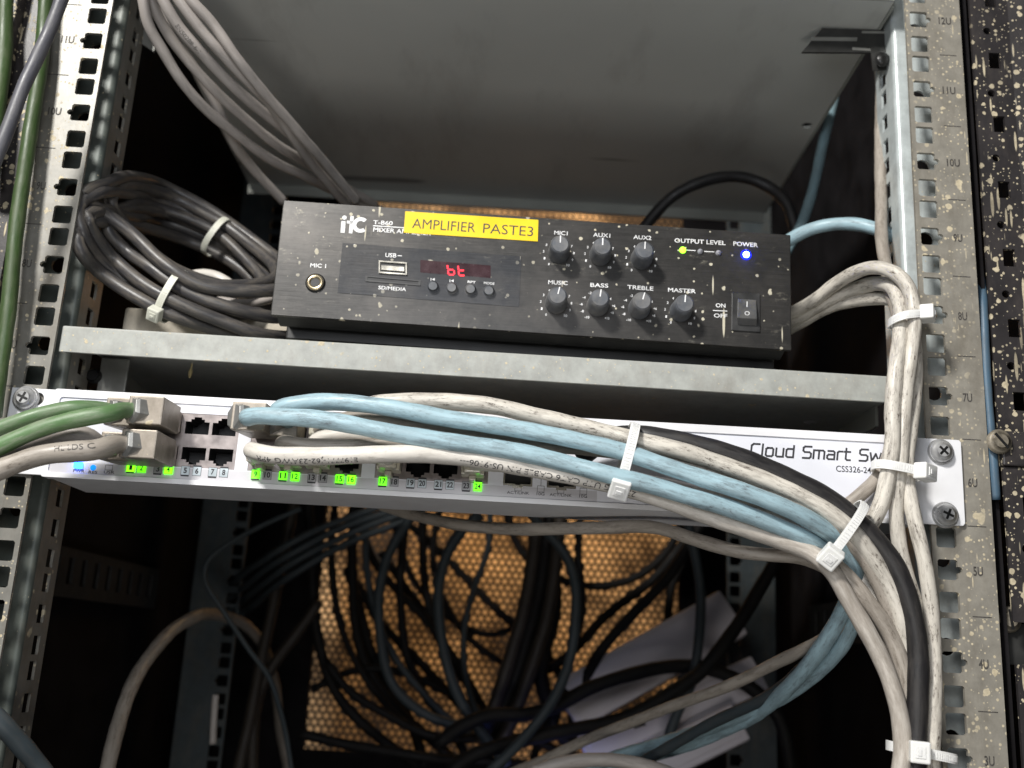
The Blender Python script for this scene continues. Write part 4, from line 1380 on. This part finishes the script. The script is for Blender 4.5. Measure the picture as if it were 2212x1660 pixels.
o, _ = cable('power_cable', [(1250, 990, -14), (1320, 945, -20), (1382, 943, -25), (1453, 952, -27), (1542, 971, -28), (1631, 1000, -28), (1720, 1041, -28), (1794, 1083, -27), (1851, 1128, -26), (1896, 1170, -25), (1934, 1222, -24), (1958, 1280, -23), (1973, 1340, -22), (1981, 1410, -20),
                                (1982, 1500, -19), (1981, 1612, -18), (1980, 1690, -18)], 4.9, 'cblack', 'thick black cable along the top edge of the bundle, curving down beside the right rail', group='cables bundled across the switch')

# --- white strands coming from behind the amplifier down the right rail
g = 'white cables tied beside the right rail'
o, _ = cable('network_cable', [(1640, 715, 90), (1709, 678, 60), (1760, 650, 42), (1802, 617, 28), (1844, 590, 12), (1881, 577, -1), (1915, 581, -10), (1943, 597, -15), (1962, 625, -18), (1971, 665, -19), (1974, 700, -20), (1970, 750, -19), (1962, 820, -19), (1955, 890, -20), (1944, 991, -20),
                                 (1937, 1051, -19), (1934, 1110, -16), (1940, 1160, -13), (1952, 1220, -12), (1975, 1290, -12), (1993, 1350, -11), (2003, 1410, -11), (2006, 1465, -11), (2002, 1553, -11), (1998, 1690, -11)], 3.7, 'cwhite',
             'grimy white network cable forming the highest arch right of the amplifier', 'network cable', g)
o, _ = cable('network_cable', [(1640, 730, 90), (1709, 694, 66), (1788, 652, 42), (1844, 627, 26), (1890, 612, 10), (1925, 618, -4), (1941, 650, -12), (1945, 690, -15), (1941, 740, -17), (1935, 806, -19), (1930, 891, -21), (1931, 935, -22), (1922, 1006, -22), (1905, 1080, -19), (1884, 1125, -16), (1850, 1180, -10), (1900, 1260, -6), (1945, 1400, -5), (1955, 1500, -5), (1960, 1690, -5)], 4.0, 'cwhite',
             'leftmost grimy white network cable beside the right rail, bending left behind the black cable', 'network cable', g)
o, _ = cable('network_cable', [(1640, 745, 90), (1712, 706, 70), (1788, 667, 48), (1844, 651, 30), (1900, 644, 14), (1940, 652, 2), (1962, 690, -5), (1974, 750, -9), (1977, 834, -12), (1972, 895, -15), (1968, 935, -17), (1961, 991, -18), (1962, 1051, -19), (1974, 1125, -19), (1992, 1200, -18), (2006, 1274, -17),
                                 (2015, 1347, -16), (2020, 1435, -15), (2018, 1524, -15), (2014, 1612, -15), (2012, 1690, -15)], 3.6, 'cwhite',
             'rightmost grimy white network cable beside the right rail, from the lowest arch at the amplifier', 'network cable', g)
o, _ = cable('network_cable', [(1893, 60, 60), (1903, 237, 55), (1902, 372, 45), (1903, 473, 34), (1906, 524, 24), (1915, 581, 12), (1926, 637, 2), (1938, 675, -4), (1945, 760, -6), (1940, 860, -8), (1925, 960, -10), (1905, 1020, -12), (1862, 1068, -14), (1822, 1100, -14), (1780, 1130, -10)], 3.5, 'cgrey',
             'grey network cable hanging down left of the right rail, past the blue lead', 'network cable', g)
o, _ = cable('network_cable', [(1660, 545, 90), (1706, 519, 74), (1746, 499, 66), (1802, 486, 58), (1859, 486, 50), (1901, 497, 44), (1937, 512, 40), (1990, 560, 45)], 3.9, 'blue', 'short pale blue network cable arching from behind the amplifier to the right rail', 'network cable', 'network cables')
o, _ = cable('network_cable', [(1815, 150, 170), (1799, 220, 170), (1779, 304, 168), (1762, 389, 165), (1728, 490, 160), (1690, 560, 150)], 3.8, 'blue_d', 'dim blue network cable deep in the rack below the upper shelf', 'network cable', 'network cables')
o, _ = cable('power_cable', [(1380, 510, 200), (1410, 470, 190), (1460, 420, 180), (1530, 388, 175), (1600, 383, 175), (1660, 405, 175), (1700, 440, 170), (1720, 500, 170)], 4.2, 'cblack', 'black cable arching above the top right of the amplifier', 'cable')
o, _ = cable('network_cable', [(2117, 600, 16), (2120, 640, 8), (2125, 713, 3), (2130.5, 792, 2), (2136, 872, 2), (2141, 953, 2), (2145, 1015, 2), (2150, 1080, 4)], 2.4, 'blue_k', 'dull blue network cable showing in the gap between the right rail and the black post', 'network cable', 'network cables')
o, _ = cable('network_cable', [(820, 1090, 100), (894, 1112, 90), (1001, 1136, 70), (1100, 1143, 55), (1179, 1142, 42), (1297, 1142, 28), (1415, 1140, 15), (1504, 1165, 5), (1593, 1191, -3), (1652, 1200, -7), (1729, 1206, -11), (1790, 1230, -12), (1850, 1290, -12), (1920, 1400, -10), (1955, 1500, -9), (1957, 1690, -9)], 3.4, 'cgrey', 'thin grey beige cable sagging just under the switch into the bundle', 'network cable', 'network cables')

# --- grey cables from the top left down behind the amplifier
g = 'grey cables from the top left to behind the amplifier'
TOP = [
    ([(300, -60, -5), (308, 0, 0), (320, 53, 8), (349, 104, 18), (394, 178, 34), (444, 237, 52), (518, 296, 76), (592, 349, 104), (655, 382, 128), (740, 420, 165), (840, 462, 205)], 3.15, 'lowest and outermost grey cable sweeping from the top left towards the amplifier'),
    ([(315, -60, 2), (328, 0, 8), (355, 59, 18), (394, 118, 30), (459, 192, 48), (533, 258, 70), (607, 320, 98), (655, 349, 118), (740, 400, 155), (810, 445, 190)], 3.15, 'second lowest grey cable in the sweep from the top left'),
    ([(325, -60, -14), (352, 0, -8), (385, 59, 2), (429, 110, 12), (489, 172, 30), (548, 225, 50), (607, 275, 72), (650, 312, 92), (700, 352, 118), (728, 392, 140), (760, 440, 170)], 3.3, 'grey cable with small printed lettering near the top left edge'),
    ([(350, -60, -14), (385, 0, -8), (429, 59, 2), (474, 110, 12), (533, 172, 30), (577, 219, 46), (622, 281, 66), (655, 328, 84), (700, 385, 110), (750, 445, 140)], 3.2, 'grey cable second from the top of the sweep, crossing steeply to the amplifier'),
    ([(370, -60, -14), (412, 0, -8), (459, 53, 2), (509, 124, 14), (563, 190, 32), (622, 258, 52), (655, 300, 66), (710, 362, 92), (770, 435, 124)], 3.1, 'topmost grey cable of the sweep from the top left'),
    ([(345, -60, 20), (355, 0, 26), (370, 74, 34), (415, 142, 48), (470, 230, 66), (500, 300, 84), (540, 360, 110), (613, 435, 140)], 3.2, 'dim grey cable hanging behind the sweep and dropping to the amplifier corner'),
]
for k, (pts, r_, lab) in enumerate(TOP):
    o, f_ = cable('network_cable', pts, r_, 'cgrey2' if k != 2 else 'cgrey2', lab, 'network cable', g)
    if k == 2:
        o['base'] = o['base']
        cable_print(o, f_, r_, 'EN50288-6-1', 30, 2.2, .1, M['railink'], gap=1.1)
g = 'green cables at the left edge'
cable('network_cable', [(104, -60, -8), (98, 0, -8), (86, 158, -9), (60, 316, -10), (28, 564, -12), (5, 767, -12), (-12, 900, -12)], 3.9, 'cgreen2', 'green cable running down beside the left rail', 'network cable', g)
cable('network_cable', [(20, -60, -4), (14, 0, -4), (6, 120, -5), (-8, 260, -6), (-20, 400, -6)], 4.4, 'cgreen2', 'green cable just showing in the top left corner', 'network cable', g)
cable('power_cable', [(150, -60, -42), (132, 0, -42), (110, 62, -43), (79, 130, -44), (49, 190, -45), (20, 266, -46), (-10, 345, -46), (-40, 430, -46)], 3.4, 'cslate', 'slate grey cable crossing in front of the green one at the top left', 'cable')

# --- black coil left of the amplifier
coil = thing('cable_coil', 'coil of dusty black cable lying on the shelf left of the amplifier', 'cable coil', at(400, 640, 70))
loops = [
    # front strands (near), then back strands (far), closed
    [(179, 425, 38), (220, 456, 30), (287, 507, 26), (338, 557, 25), (382, 591, 25), (423, 614, 27), (490, 627, 32), (588, 628, 44), (640, 610, 75), (600, 560, 105), (534, 510, 112), (490, 478, 112), (440, 446, 110), (355, 402, 100), (304, 385, 88), (262, 384, 75), (225, 400, 60), (190, 412, 48)],
    [(238, 440, 52), (270, 486, 42), (304, 526, 38), (372, 580, 36), (440, 612, 40), (520, 618, 50), (590, 605, 70), (592, 575, 92), (548, 535, 104), (490, 490, 108), (440, 462, 106), (372, 425, 100), (318, 408, 90), (275, 402, 78), (246, 414, 64)],
    [(228, 490, 48), (270, 540, 34), (321, 575, 30), (365, 608, 29), (423, 641, 31), (507, 668, 36), (592, 686, 50), (660, 670, 80), (600, 610, 108), (560, 575, 112), (500, 530, 114), (440, 496, 112), (372, 466, 106), (321, 455, 98), (275, 450, 84), (240, 462, 64)],
    [(187, 470, 52), (210, 517, 36), (243, 557, 30), (304, 610, 27), (355, 641, 26), (406, 665, 28), (473, 692, 34), (560, 722, 44), (650, 720, 80), (610, 640, 112), (556, 585, 116), (500, 545, 118), (440, 512, 116), (350, 478, 108), (290, 470, 95), (220, 455, 74)],
    [(163, 515, 46), (176, 545, 36), (210, 584, 30), (254, 617, 28), (321, 657, 27), (372, 681, 30), (440, 704, 38), (540, 730, 55), (620, 712, 92), (566, 630, 112), (524, 585, 116), (467, 548, 118), (400, 520, 114), (300, 490, 104), (220, 478, 84), (174, 490, 62)],
    [(172, 440, 58), (178, 500, 48), (215, 560, 40), (270, 606, 36), (338, 646, 36), (423, 668, 40), (500, 682, 50), (590, 660, 74), (588, 612, 100), (541, 567, 112), (480, 520, 114), (406, 458, 108), (338, 432, 98), (280, 420, 84), (210, 418, 68)],
    [(250, 470, 66), (290, 520, 52), (350, 566, 48), (420, 600, 50), (500, 622, 60), (560, 640, 76), (570, 610, 96), (530, 560, 106), (470, 505, 108), (400, 470, 104), (340, 450, 96), (280, 440, 82)],
]


def keep_inside(x, y, Y):
    while at(x, y, Y).x < -220.0 and Y > 6: Y -= 1
    return (x, y, Y)


for k, lp in enumerate(loops):
    lp = [keep_inside(*p) for p in lp]
    f_ = frames_of(catmull(px(lp), 3, True), True)
    MB().tube(f_, 3.75 if k < 5 else 3.5, 16, True).build('turn', M['coil'], coil)
# pale strand added as highlight on the loop ends, then a white cable
cable('network_cable', [(470, 650, 60), (520, 655, 58), (560, 652, 60), (600, 640, 66)], 2.6, 'cgrey2', 'added pale strand standing for the highlight on the right end of the black coil', 'network cable', 'network cables')
cable('network_cable', [(405, 600, 72), (440, 593, 74), (470, 600, 76), (500, 618, 74), (530, 640, 66)], 3.6, 'cclean', 'short white cable loop showing through the black coil', 'network cable', 'network cables')


# ================================================================ cable ties
def tie(label, cpx, dirpx, a, b, head_t, mat='nylon', wd=4.0, hs=(3.4, 2.9, 3.9), th=.8, tail=None, group='white cable ties', roll=0.0):
    """loop round a bundle. cpx: centre (px,py,Y); dirpx: image direction of the bundle; a: half across, b: half deep (mm)"""
    c = at(*cpx)
    q = at(cpx[0] + dirpx[0] * 20, cpx[1] + dirpx[1] * 20, cpx[2])
    t = (q - c).normalized()                 # along bundle
    yv = Vec((0, 1, 0))
    ac = t.cross(yv).normalized()            # across
    root = thing('cable_tie', label, 'cable tie', c, group)
    N = 44
    vs, fs = [], []
    for k in range(N):
        u = 2 * math.pi * k / N
        # superellipse so the strap hugs the bundle
        cu, su = math.cos(u), math.sin(u)
        ex_ = .8
        X_ = math.copysign(abs(cu) ** ex_, cu) * a
        Y_ = -math.copysign(abs(su) ** ex_, su) * b
        nrm = (ac * (X_ / a / a) + yv * (Y_ / b / b)).normalized()
        p = c + ac * X_ + yv * Y_ + t * roll * cu
        for w_, o_ in ((-1, 0), (1, 0), (1, 1), (-1, 1)):
            vs.append(p + t * (w_ * wd / 2) + nrm * (o_ * th))
    for k in range(N):
        k2 = (k + 1) % N
        for j in range(4):
            j2 = (j + 1) % 4
            fs.append((k * 4 + j, k * 4 + j2, k2 * 4 + j2, k2 * 4 + j))
    mb = MB().add(vs, fs, False)
    # ratchet teeth on the outer face
    for k in range(2, N // 2 - 2):
        for half in (0, .5):
            u = 2 * math.pi * (k + half) / N
            cu, su = math.cos(u), math.sin(u)
            X_ = math.copysign(abs(cu) ** ex_, cu) * a; Y_ = -math.copysign(abs(su) ** ex_, su) * b
            nrm = (ac * (X_ / a / a) + yv * (Y_ / b / b)).normalized()
            tg = t.cross(nrm)
            p = c + ac * X_ + yv * Y_ + t * roll * cu + nrm * (th + .12)
            mb.obox(p, t, tg, nrm, wd * .3, .16, .12)
    mb.build('strap', M[mat], root)
    u = head_t
    cu, su = math.cos(u), math.sin(u)
    X_ = math.copysign(abs(cu) ** ex_, cu) * a; Y_ = -math.copysign(abs(su) ** ex_, su) * b
    nrm = (ac * (X_ / a / a) + yv * (Y_ / b / b)).normalized()
    tg = t.cross(nrm)
    p = c + ac * X_ + yv * Y_ + t * roll * cu + nrm * (hs[1] * .75)
    hm = MB().obox(p, t, tg, nrm, hs[0], hs[2], hs[1])
    ho = hm.build('head', M[mat], root, bevel=.8)
    w = MB()
    w.obox(p + nrm * (hs[1] + .05), t, tg, nrm, hs[0] * .52, hs[2] * .5, .3)
    w.obox(p + nrm * (hs[1] + .3) + tg * hs[2] * .1, t, tg, nrm, hs[0] * .3, hs[2] * .18, .4)
    wo = w.build('pawl', M[mat], root, bevel=.12); wo.parent = ho
    if tail:
        q1 = p + tg * tail[0] + nrm * tail[1]
        MB().obox((p + q1) / 2, t, (q1 - p).normalized(), t.cross((q1 - p).normalized()), wd / 2, (q1 - p).length / 2, .5).build('tail', M[mat], root)
    return root


tie('white cable tie around the middle of the bundle in front of the blank white panel', (1352, 990, -31), (1, .28), 16.5, 11, 1.57 + 1.0, wd=4.6, hs=(4.6, 3.4, 5.2))
tie('white cable tie where the bundle turns down, below the black cable', (1818, 1152, -24), (1, .75), 17.5, 11, 1.57 + .85, wd=4.4, hs=(4.6, 3.4, 5.0))
tie('white cable tie on the cables beside the numeral 8 of the right rail', (1956, 690, -16), (.02, 1), 7.5, 8, .45, wd=4.2, hs=(3.8, 3.4, 5.0), roll=-2.2)
tie('white cable tie on the cables in front of the printed word end on the switch', (1938, 1017, -19), (-.05, 1), 11.5, 8.5, .75, wd=4.4, hs=(4.0, 3.4, 5.4), roll=1.0)
tie('white cable tie gathering all cables at the bottom edge near the right rail', (1990, 1625, -13), (0, 1), 15, 9, 1.57 + .25, wd=4.4, hs=(4.8, 3.4, 4.4), roll=1.5)
tie('yellowed cable tie with its square head below the front of the black coil', (372, 640, 32), (1, .45), 15.0, 10, 2.55, mat='nylon_old', wd=4.0, hs=(3.6, 3.0, 3.8), group='yellowed cable ties on the coil')
tie('yellowed cable tie across the rear strands of the black coil', (468, 512, 110), (1, .6), 13.0, 9, 4.6, mat='nylon_old', wd=4.0, hs=(2, 1.2, 2), group='yellowed cable ties on the coil')

# ================================================================ background clutter


def c8(pts, Y):
    return [(467.9 + .5922 * p[0], 1076.1 + .5922 * p[1], p[2] if len(p) > 2 else Y) for p in pts]


g = 'cables hanging in front of the mesh door'
BG = [
    ([(500, -60), (500, 60), (495, 200), (500, 400), (540, 600), (640, 750), (780, 880), (900, 990)], 470, 5.5, 'cdark', 'thick black rear cable dropping down the left part of the orange mesh'),
    ([(330, -60), (340, 100), (350, 300), (370, 520), (430, 700), (560, 850), (740, 980)], 440, 5.5, 'cdark', 'black rear cable bounding the orange mesh on its left side'),
    ([(740, 20), (700, 80), (630, 200), (590, 350), (600, 520), (640, 680), (760, 790), (900, 830), (1000, 820)], 380, 4.2, 'cteal', 'dark teal rear cable forming the left half of a wide loop'),
    ([(690, 60), (680, 170), (670, 350), (690, 560), (760, 720), (860, 850), (930, 980)], 450, 4.5, 'cdark', 'black rear cable running straight down inside the left teal loop'),
    ([(960, 60), (900, 110), (840, 200), (810, 350), (825, 550), (880, 720), (960, 850), (1060, 980)], 360, 4.4, 'cteal', 'dark teal rear cable curving down just left of the mesh centre'),
    ([(1180, 20), (1170, 100), (1150, 250), (1110, 450), (1060, 620), (1000, 790), (960, 900)], 400, 7, 'cbrown', 'brownish rear cable on the left of the thick central strand group'),
    ([(1215, 20), (1205, 100), (1190, 250), (1150, 450), (1100, 620), (1030, 800), (990, 900)], 410, 7, 'cdark', 'black rear cable in the middle of the thick central strand group'),
    ([(1260, 20), (1250, 100), (1235, 260), (1200, 450), (1150, 620), (1080, 800), (1020, 920)], 402, 7, 'cbrown', 'brownish rear cable on the right of the thick central strand group'),
    ([(1230, 300), (1225, 450), (1180, 620), (1190, 700), (1230, 800), (1180, 900)], 430, 8, 'cdark', 'fattest black rear cable behind the central strand group'),
    ([(1150, 60), (1200, 120), (1270, 200), (1310, 320), (1310, 450), (1290, 580), (1220, 750), (1120, 880), (990, 1000)], 300, 4.0, 'cteal', 'grey teal rear cable looping right of centre and leaving at the bottom'),
    ([(1060, 20), (1070, 100), (1110, 190), (1180, 260), (1280, 310), (1400, 320), (1530, 290), (1640, 200), (1690, 100)], 470, 4.5, 'cdark', 'black rear cable sagging like a garland across the right of the mesh'),
    ([(1750, 90), (1690, 180), (1600, 290), (1480, 380), (1380, 470), (1320, 540), (1220, 620), (1150, 660)], 460, 5, 'cdark', 'upper of two black rear cables slanting down from the right edge of the mesh'),
    ([(1770, 90), (1720, 170), (1640, 300), (1500, 440), (1400, 560), (1340, 680), (1300, 800), (1290, 930), (1285, 1000)], 400, 5.5, 'cdark', 'lower of two dark rear cables slanting from the right edge of the mesh'),
    ([(1715, 60), (1735, 160), (1765, 350), (1762, 500), (1730, 680), (1690, 760), (1640, 900)], 330, 4.8, 'cteal', 'dark grey rear cable hanging in front of the slanting white trunking'),
    ([(520, 20), (530, 110), (570, 220), (640, 320), (760, 440), (850, 560), (960, 740)], 480, 4.5, 'cdark', 'black rear cable crossing diagonally at the upper left of the mesh'),
    ([(740, -20), (750, 60), (755, 250), (770, 380), (810, 500), (900, 640)], 490, 4, 'cdark', 'thin black rear cable hanging straight between the teal loops'),
    ([(600, 40), (730, 120), (850, 230), (960, 350), (1060, 440), (1140, 520)], 500, 4.5, 'cdark', 'black rear cable slanting from upper left to the central strands'),
    ([(480, 250), (520, 400), (560, 560), (640, 700), (720, 850), (760, 990)], 500, 6, 'cdark', 'blackest rear cable low on the left of the mesh'),
    ([(600, 200), (690, 330), (760, 420), (820, 540), (900, 660), (1000, 800)], 505, 4, 'cdark', 'short black rear cable slanting behind the left teal loop'),
    ([(500, 300), (620, 480), (700, 560), (800, 660), (930, 800)], 510, 5, 'cdark', 'short black rear cable low behind the left teal loop'),
    
    ([(1640, 600), (1645, 500), (1645, 420), (1660, 320), (1700, 230), (1750, 60)], 465, 4, 'cdark', 'black rear cable curling up beside the right edge of the mesh'),
    ([(800, 900), (900, 830), (1000, 790), (1120, 790), (1220, 770), (1350, 700), (1500, 645), (1650, 615), (1800, 625), (1950, 690), (2050, 800), (2100, 1000)], 340, 6.5, 'cdark', 'thick black cable arching over the white trunking'),
    ([(850, 1000), (950, 930), (1050, 900), (1180, 870), (1350, 835), (1500, 800), (1640, 725), (1760, 640), (1860, 520), (1925, 430), (1980, 330), (2060, 180), (2100, 0), (2100, -120)], 320, 6.5, 'cdark', 'thick black cable crossing the white trunking lower down'),
    ([(1150, 460), (1200, 560), (1250, 640), (1300, 700), (1350, 760), (1400, 900), (1420, 1050)], 480, 4, 'cdark', 'short black cable stub below the right of the central strands'),
    ([(400, 600), (480, 700), (600, 780), (760, 860), (900, 880), (1050, 870), (1200, 900), (1300, 960), (1360, 1080)], 420, 4.5, 'cdark', 'black cable lying along the bottom of the mesh'),
    ([(300, 860), (560, 915), (760, 945), (1000, 965), (1200, 985), (1400, 1060)], 400, 5, 'cdark', 'lowest black cable lying under the mesh'),
]
BG += [
    ([(560, 20), (545, 150), (555, 320), (600, 480), (690, 640), (820, 780), (960, 880), (1100, 900)], 425, 3.2, 'cteal', 'thin dark rear cable looping low from the upper left of the mesh'),
    ([(430, 20), (420, 200), (440, 420), (520, 620), (660, 800), (800, 900), (900, 1000)], 455, 3.4, 'cdark', 'thin black rear cable near the left edge of the mesh'),
    ([(820, 20), (790, 160), (800, 300), (850, 420), (930, 520), (1040, 600)], 475, 3.2, 'cdark', 'thin black rear cable bending toward the central strands'),
    ([(1000, 20), (990, 180), (940, 330), (900, 500), (910, 660), (960, 800), (1050, 900)], 445, 3.0, 'cteal', 'thin dark rear cable bowed left of the central strands'),
    ([(1330, 20), (1320, 200), (1335, 380), (1300, 560), (1240, 720), (1180, 860), (1150, 1000)], 435, 3.4, 'cdark', 'thin black rear cable right beside the grey teal loop'),
    ([(640, 20), (660, 160), (720, 300), (800, 400), (900, 470), (1000, 500), (1090, 470)], 495, 3.0, 'cdark', 'thin black rear cable sagging across the left half of the mesh'),
    ([(350, 700), (460, 640), (580, 620), (720, 650), (860, 720), (1000, 800)], 465, 3.4, 'cdark', 'thin black rear cable arching across the lower left of the mesh'),
    ([(1280, 700), (1220, 780), (1230, 860), (1330, 900), (1450, 880), (1560, 820)], 370, 4.2, 'cdark', 'small black cable loop below the central strands'),
]
for pts, Y, r_, m_, lab in BG:
    cable('rear_cable', c8(pts, Y), r_ * (.85 if r_ > 4.4 else 1), m_, lab, 'cable', g, n=12, step=6)
g2 = 'cables running out to the lower right'
cable('network_cable', c8([(1000, 1040, 250), (1130, 980, 235), (1350, 885, 200), (1600, 782, 160), (1800, 712, 120), (2000, 622, 80), (2160, 545, 45), (2260, 480, 20), (2320, 400, 5)], 0), 3.4, 'cgrey', 'straight brownish grey cable rising to the right above the blue ones', 'network cable', g2)
cable('network_cable', c8([(1150, 1000, 150), (1250, 968, 150), (1400, 956, 150), (1550, 975, 150), (1700, 1020, 150)], 0), 4.2, 'cgrey2', 'pale cable bowing along the very bottom edge', 'network cable', g2)
cable('network_cable', c8([(1500, 990, 180), (1700, 880, 150), (1850, 800, 120), (2050, 700, 80), (2200, 560, 40)], 0), 3.4, 'cteal', 'dull grey green cable just under the straight brownish one', 'network cable', g2)
cable('network_cable', [(640, 1760, 600), (610, 1600, 580), (590, 1460, 520), (562, 1385, 450), (522, 1345, 400), (479, 1330, 350), (448, 1328, 310), (421, 1333, 275), (372, 1362, 240), (317, 1427, 200), (281, 1492, 170), (256, 1560, 150), (236, 1641, 130), (225, 1720, 120)], 4.6, 'cgrey', 'dusty brown cable arching down in the dark lower left', 'network cable', g2)
cable('network_cable', [(650, 1100, 300), (557, 1139, 290), (485, 1181, 280), (447, 1217, 275), (443, 1252, 275), (479, 1317, 280), (534, 1398, 290), (582, 1463, 300), (603, 1530, 310), (620, 1600, 320), (640, 1720, 330)], 2.0, 'cteal', 'thin dark cable kinking in front of the left rear rail', 'network cable', g2)
cable('power_cable', [(-30, 1530, -10), (0, 1562, -8), (42, 1608, 0), (92, 1665, 10), (130, 1720, 15)], 4.6, 'cteal', 'slate cable crossing the bottom left corner in front of the rail', 'cable')
for k in range(4):
    cable('rear_cable', [(440 + 8 * k, 1310 + 18 * k, 500), (500 + 12 * k, 1262 + 18 * k, 470), (600 + 12 * k, 1190 + 16 * k, 390), (720 + 12 * k, 1130 + 14 * k, 400), (860 + 10 * k, 1084 + 12 * k, 410)], 3.2, 'cteal',
          'one of four parallel grey cables slanting behind the left rear rail', 'cable', 'four parallel slanting rear cables', n=10, step=6)
for (a_, b_, c_, lab) in (((640, 1060), (585, 1330), (500, 1740), 'dim brown rear cable curving down beside the left rear rail'), ((690, 1300), (560, 1500), (545, 1740), 'dim brown rear cable at the lower left below the thin kinked one')):
    cable('rear_cable', [(*a_, 430), (*b_, 420), (*c_, 400)], 5, 'cbrown', lab, 'cable', g, n=10, step=6)

# slanting white trunking pieces at the lower right


def slab(label, p0, p1, w, th, Y0, Y1, holes=True):
    a, b = at(*p0, Y0), at(*p1, Y1)
    t = (b - a).normalized()
    nv = Vec((.0, -1, .25)).normalized()
    s = t.cross(nv).normalized(); nv = s.cross(t).normalized()
    if nv.y > 0: nv = -nv
    c = (a + b) / 2
    root = thing('cable_trunking', label, 'cable trunking', c, 'white plastic trunking pieces')
    MB().obox(c, t, s, nv, (b - a).length / 2, w / 2, th / 2).build('base', M['trunk'], root, bevel=2)
    mb = MB().obox(c + nv * (th / 2 + .8), t, s, nv, (b - a).length / 2 - 6, w / 2 - 5, .7)
    mb.build('cover', M['trunk'], root, bevel=.5)
    return root


slab('broad white trunking piece slanting up to the right in front of the mesh', (1582, 1325), (1222, 1530), 44, 14, 420, 400)
slab('narrow white trunking piece slanting parallel below the broad one', (1640, 1455), (1262, 1630), 30, 12, 380, 370)
slab('lowest white trunking piece at the bottom right', (1600, 1560), (1380, 1668), 30, 12, 350, 350)
area('blue_status_glow', (70, 330, -190), (75, 380, -150), 20, .012, (.25, .3, 1.0))
o = MB().lathe(at(682, 1188, 520), (0, -1, 0), [(0, 3), (2, 2)], 12).build('indicator_lamp', m_emit('dim blue rear light', (.02, .02, 1), .35, base=(.01, .01, .05)), loc=at(682, 1188, 520))
tag(o, 'tiny dim blue light deep behind the left of the mesh', 'light')
cable('tie_strip', [(466, 1501, 300), (463, 1550, 300), (460, 1608, 300)], 2.6, 'cgrey2', 'short pale strip standing in front of the left rear rail near the bottom', 'strip')
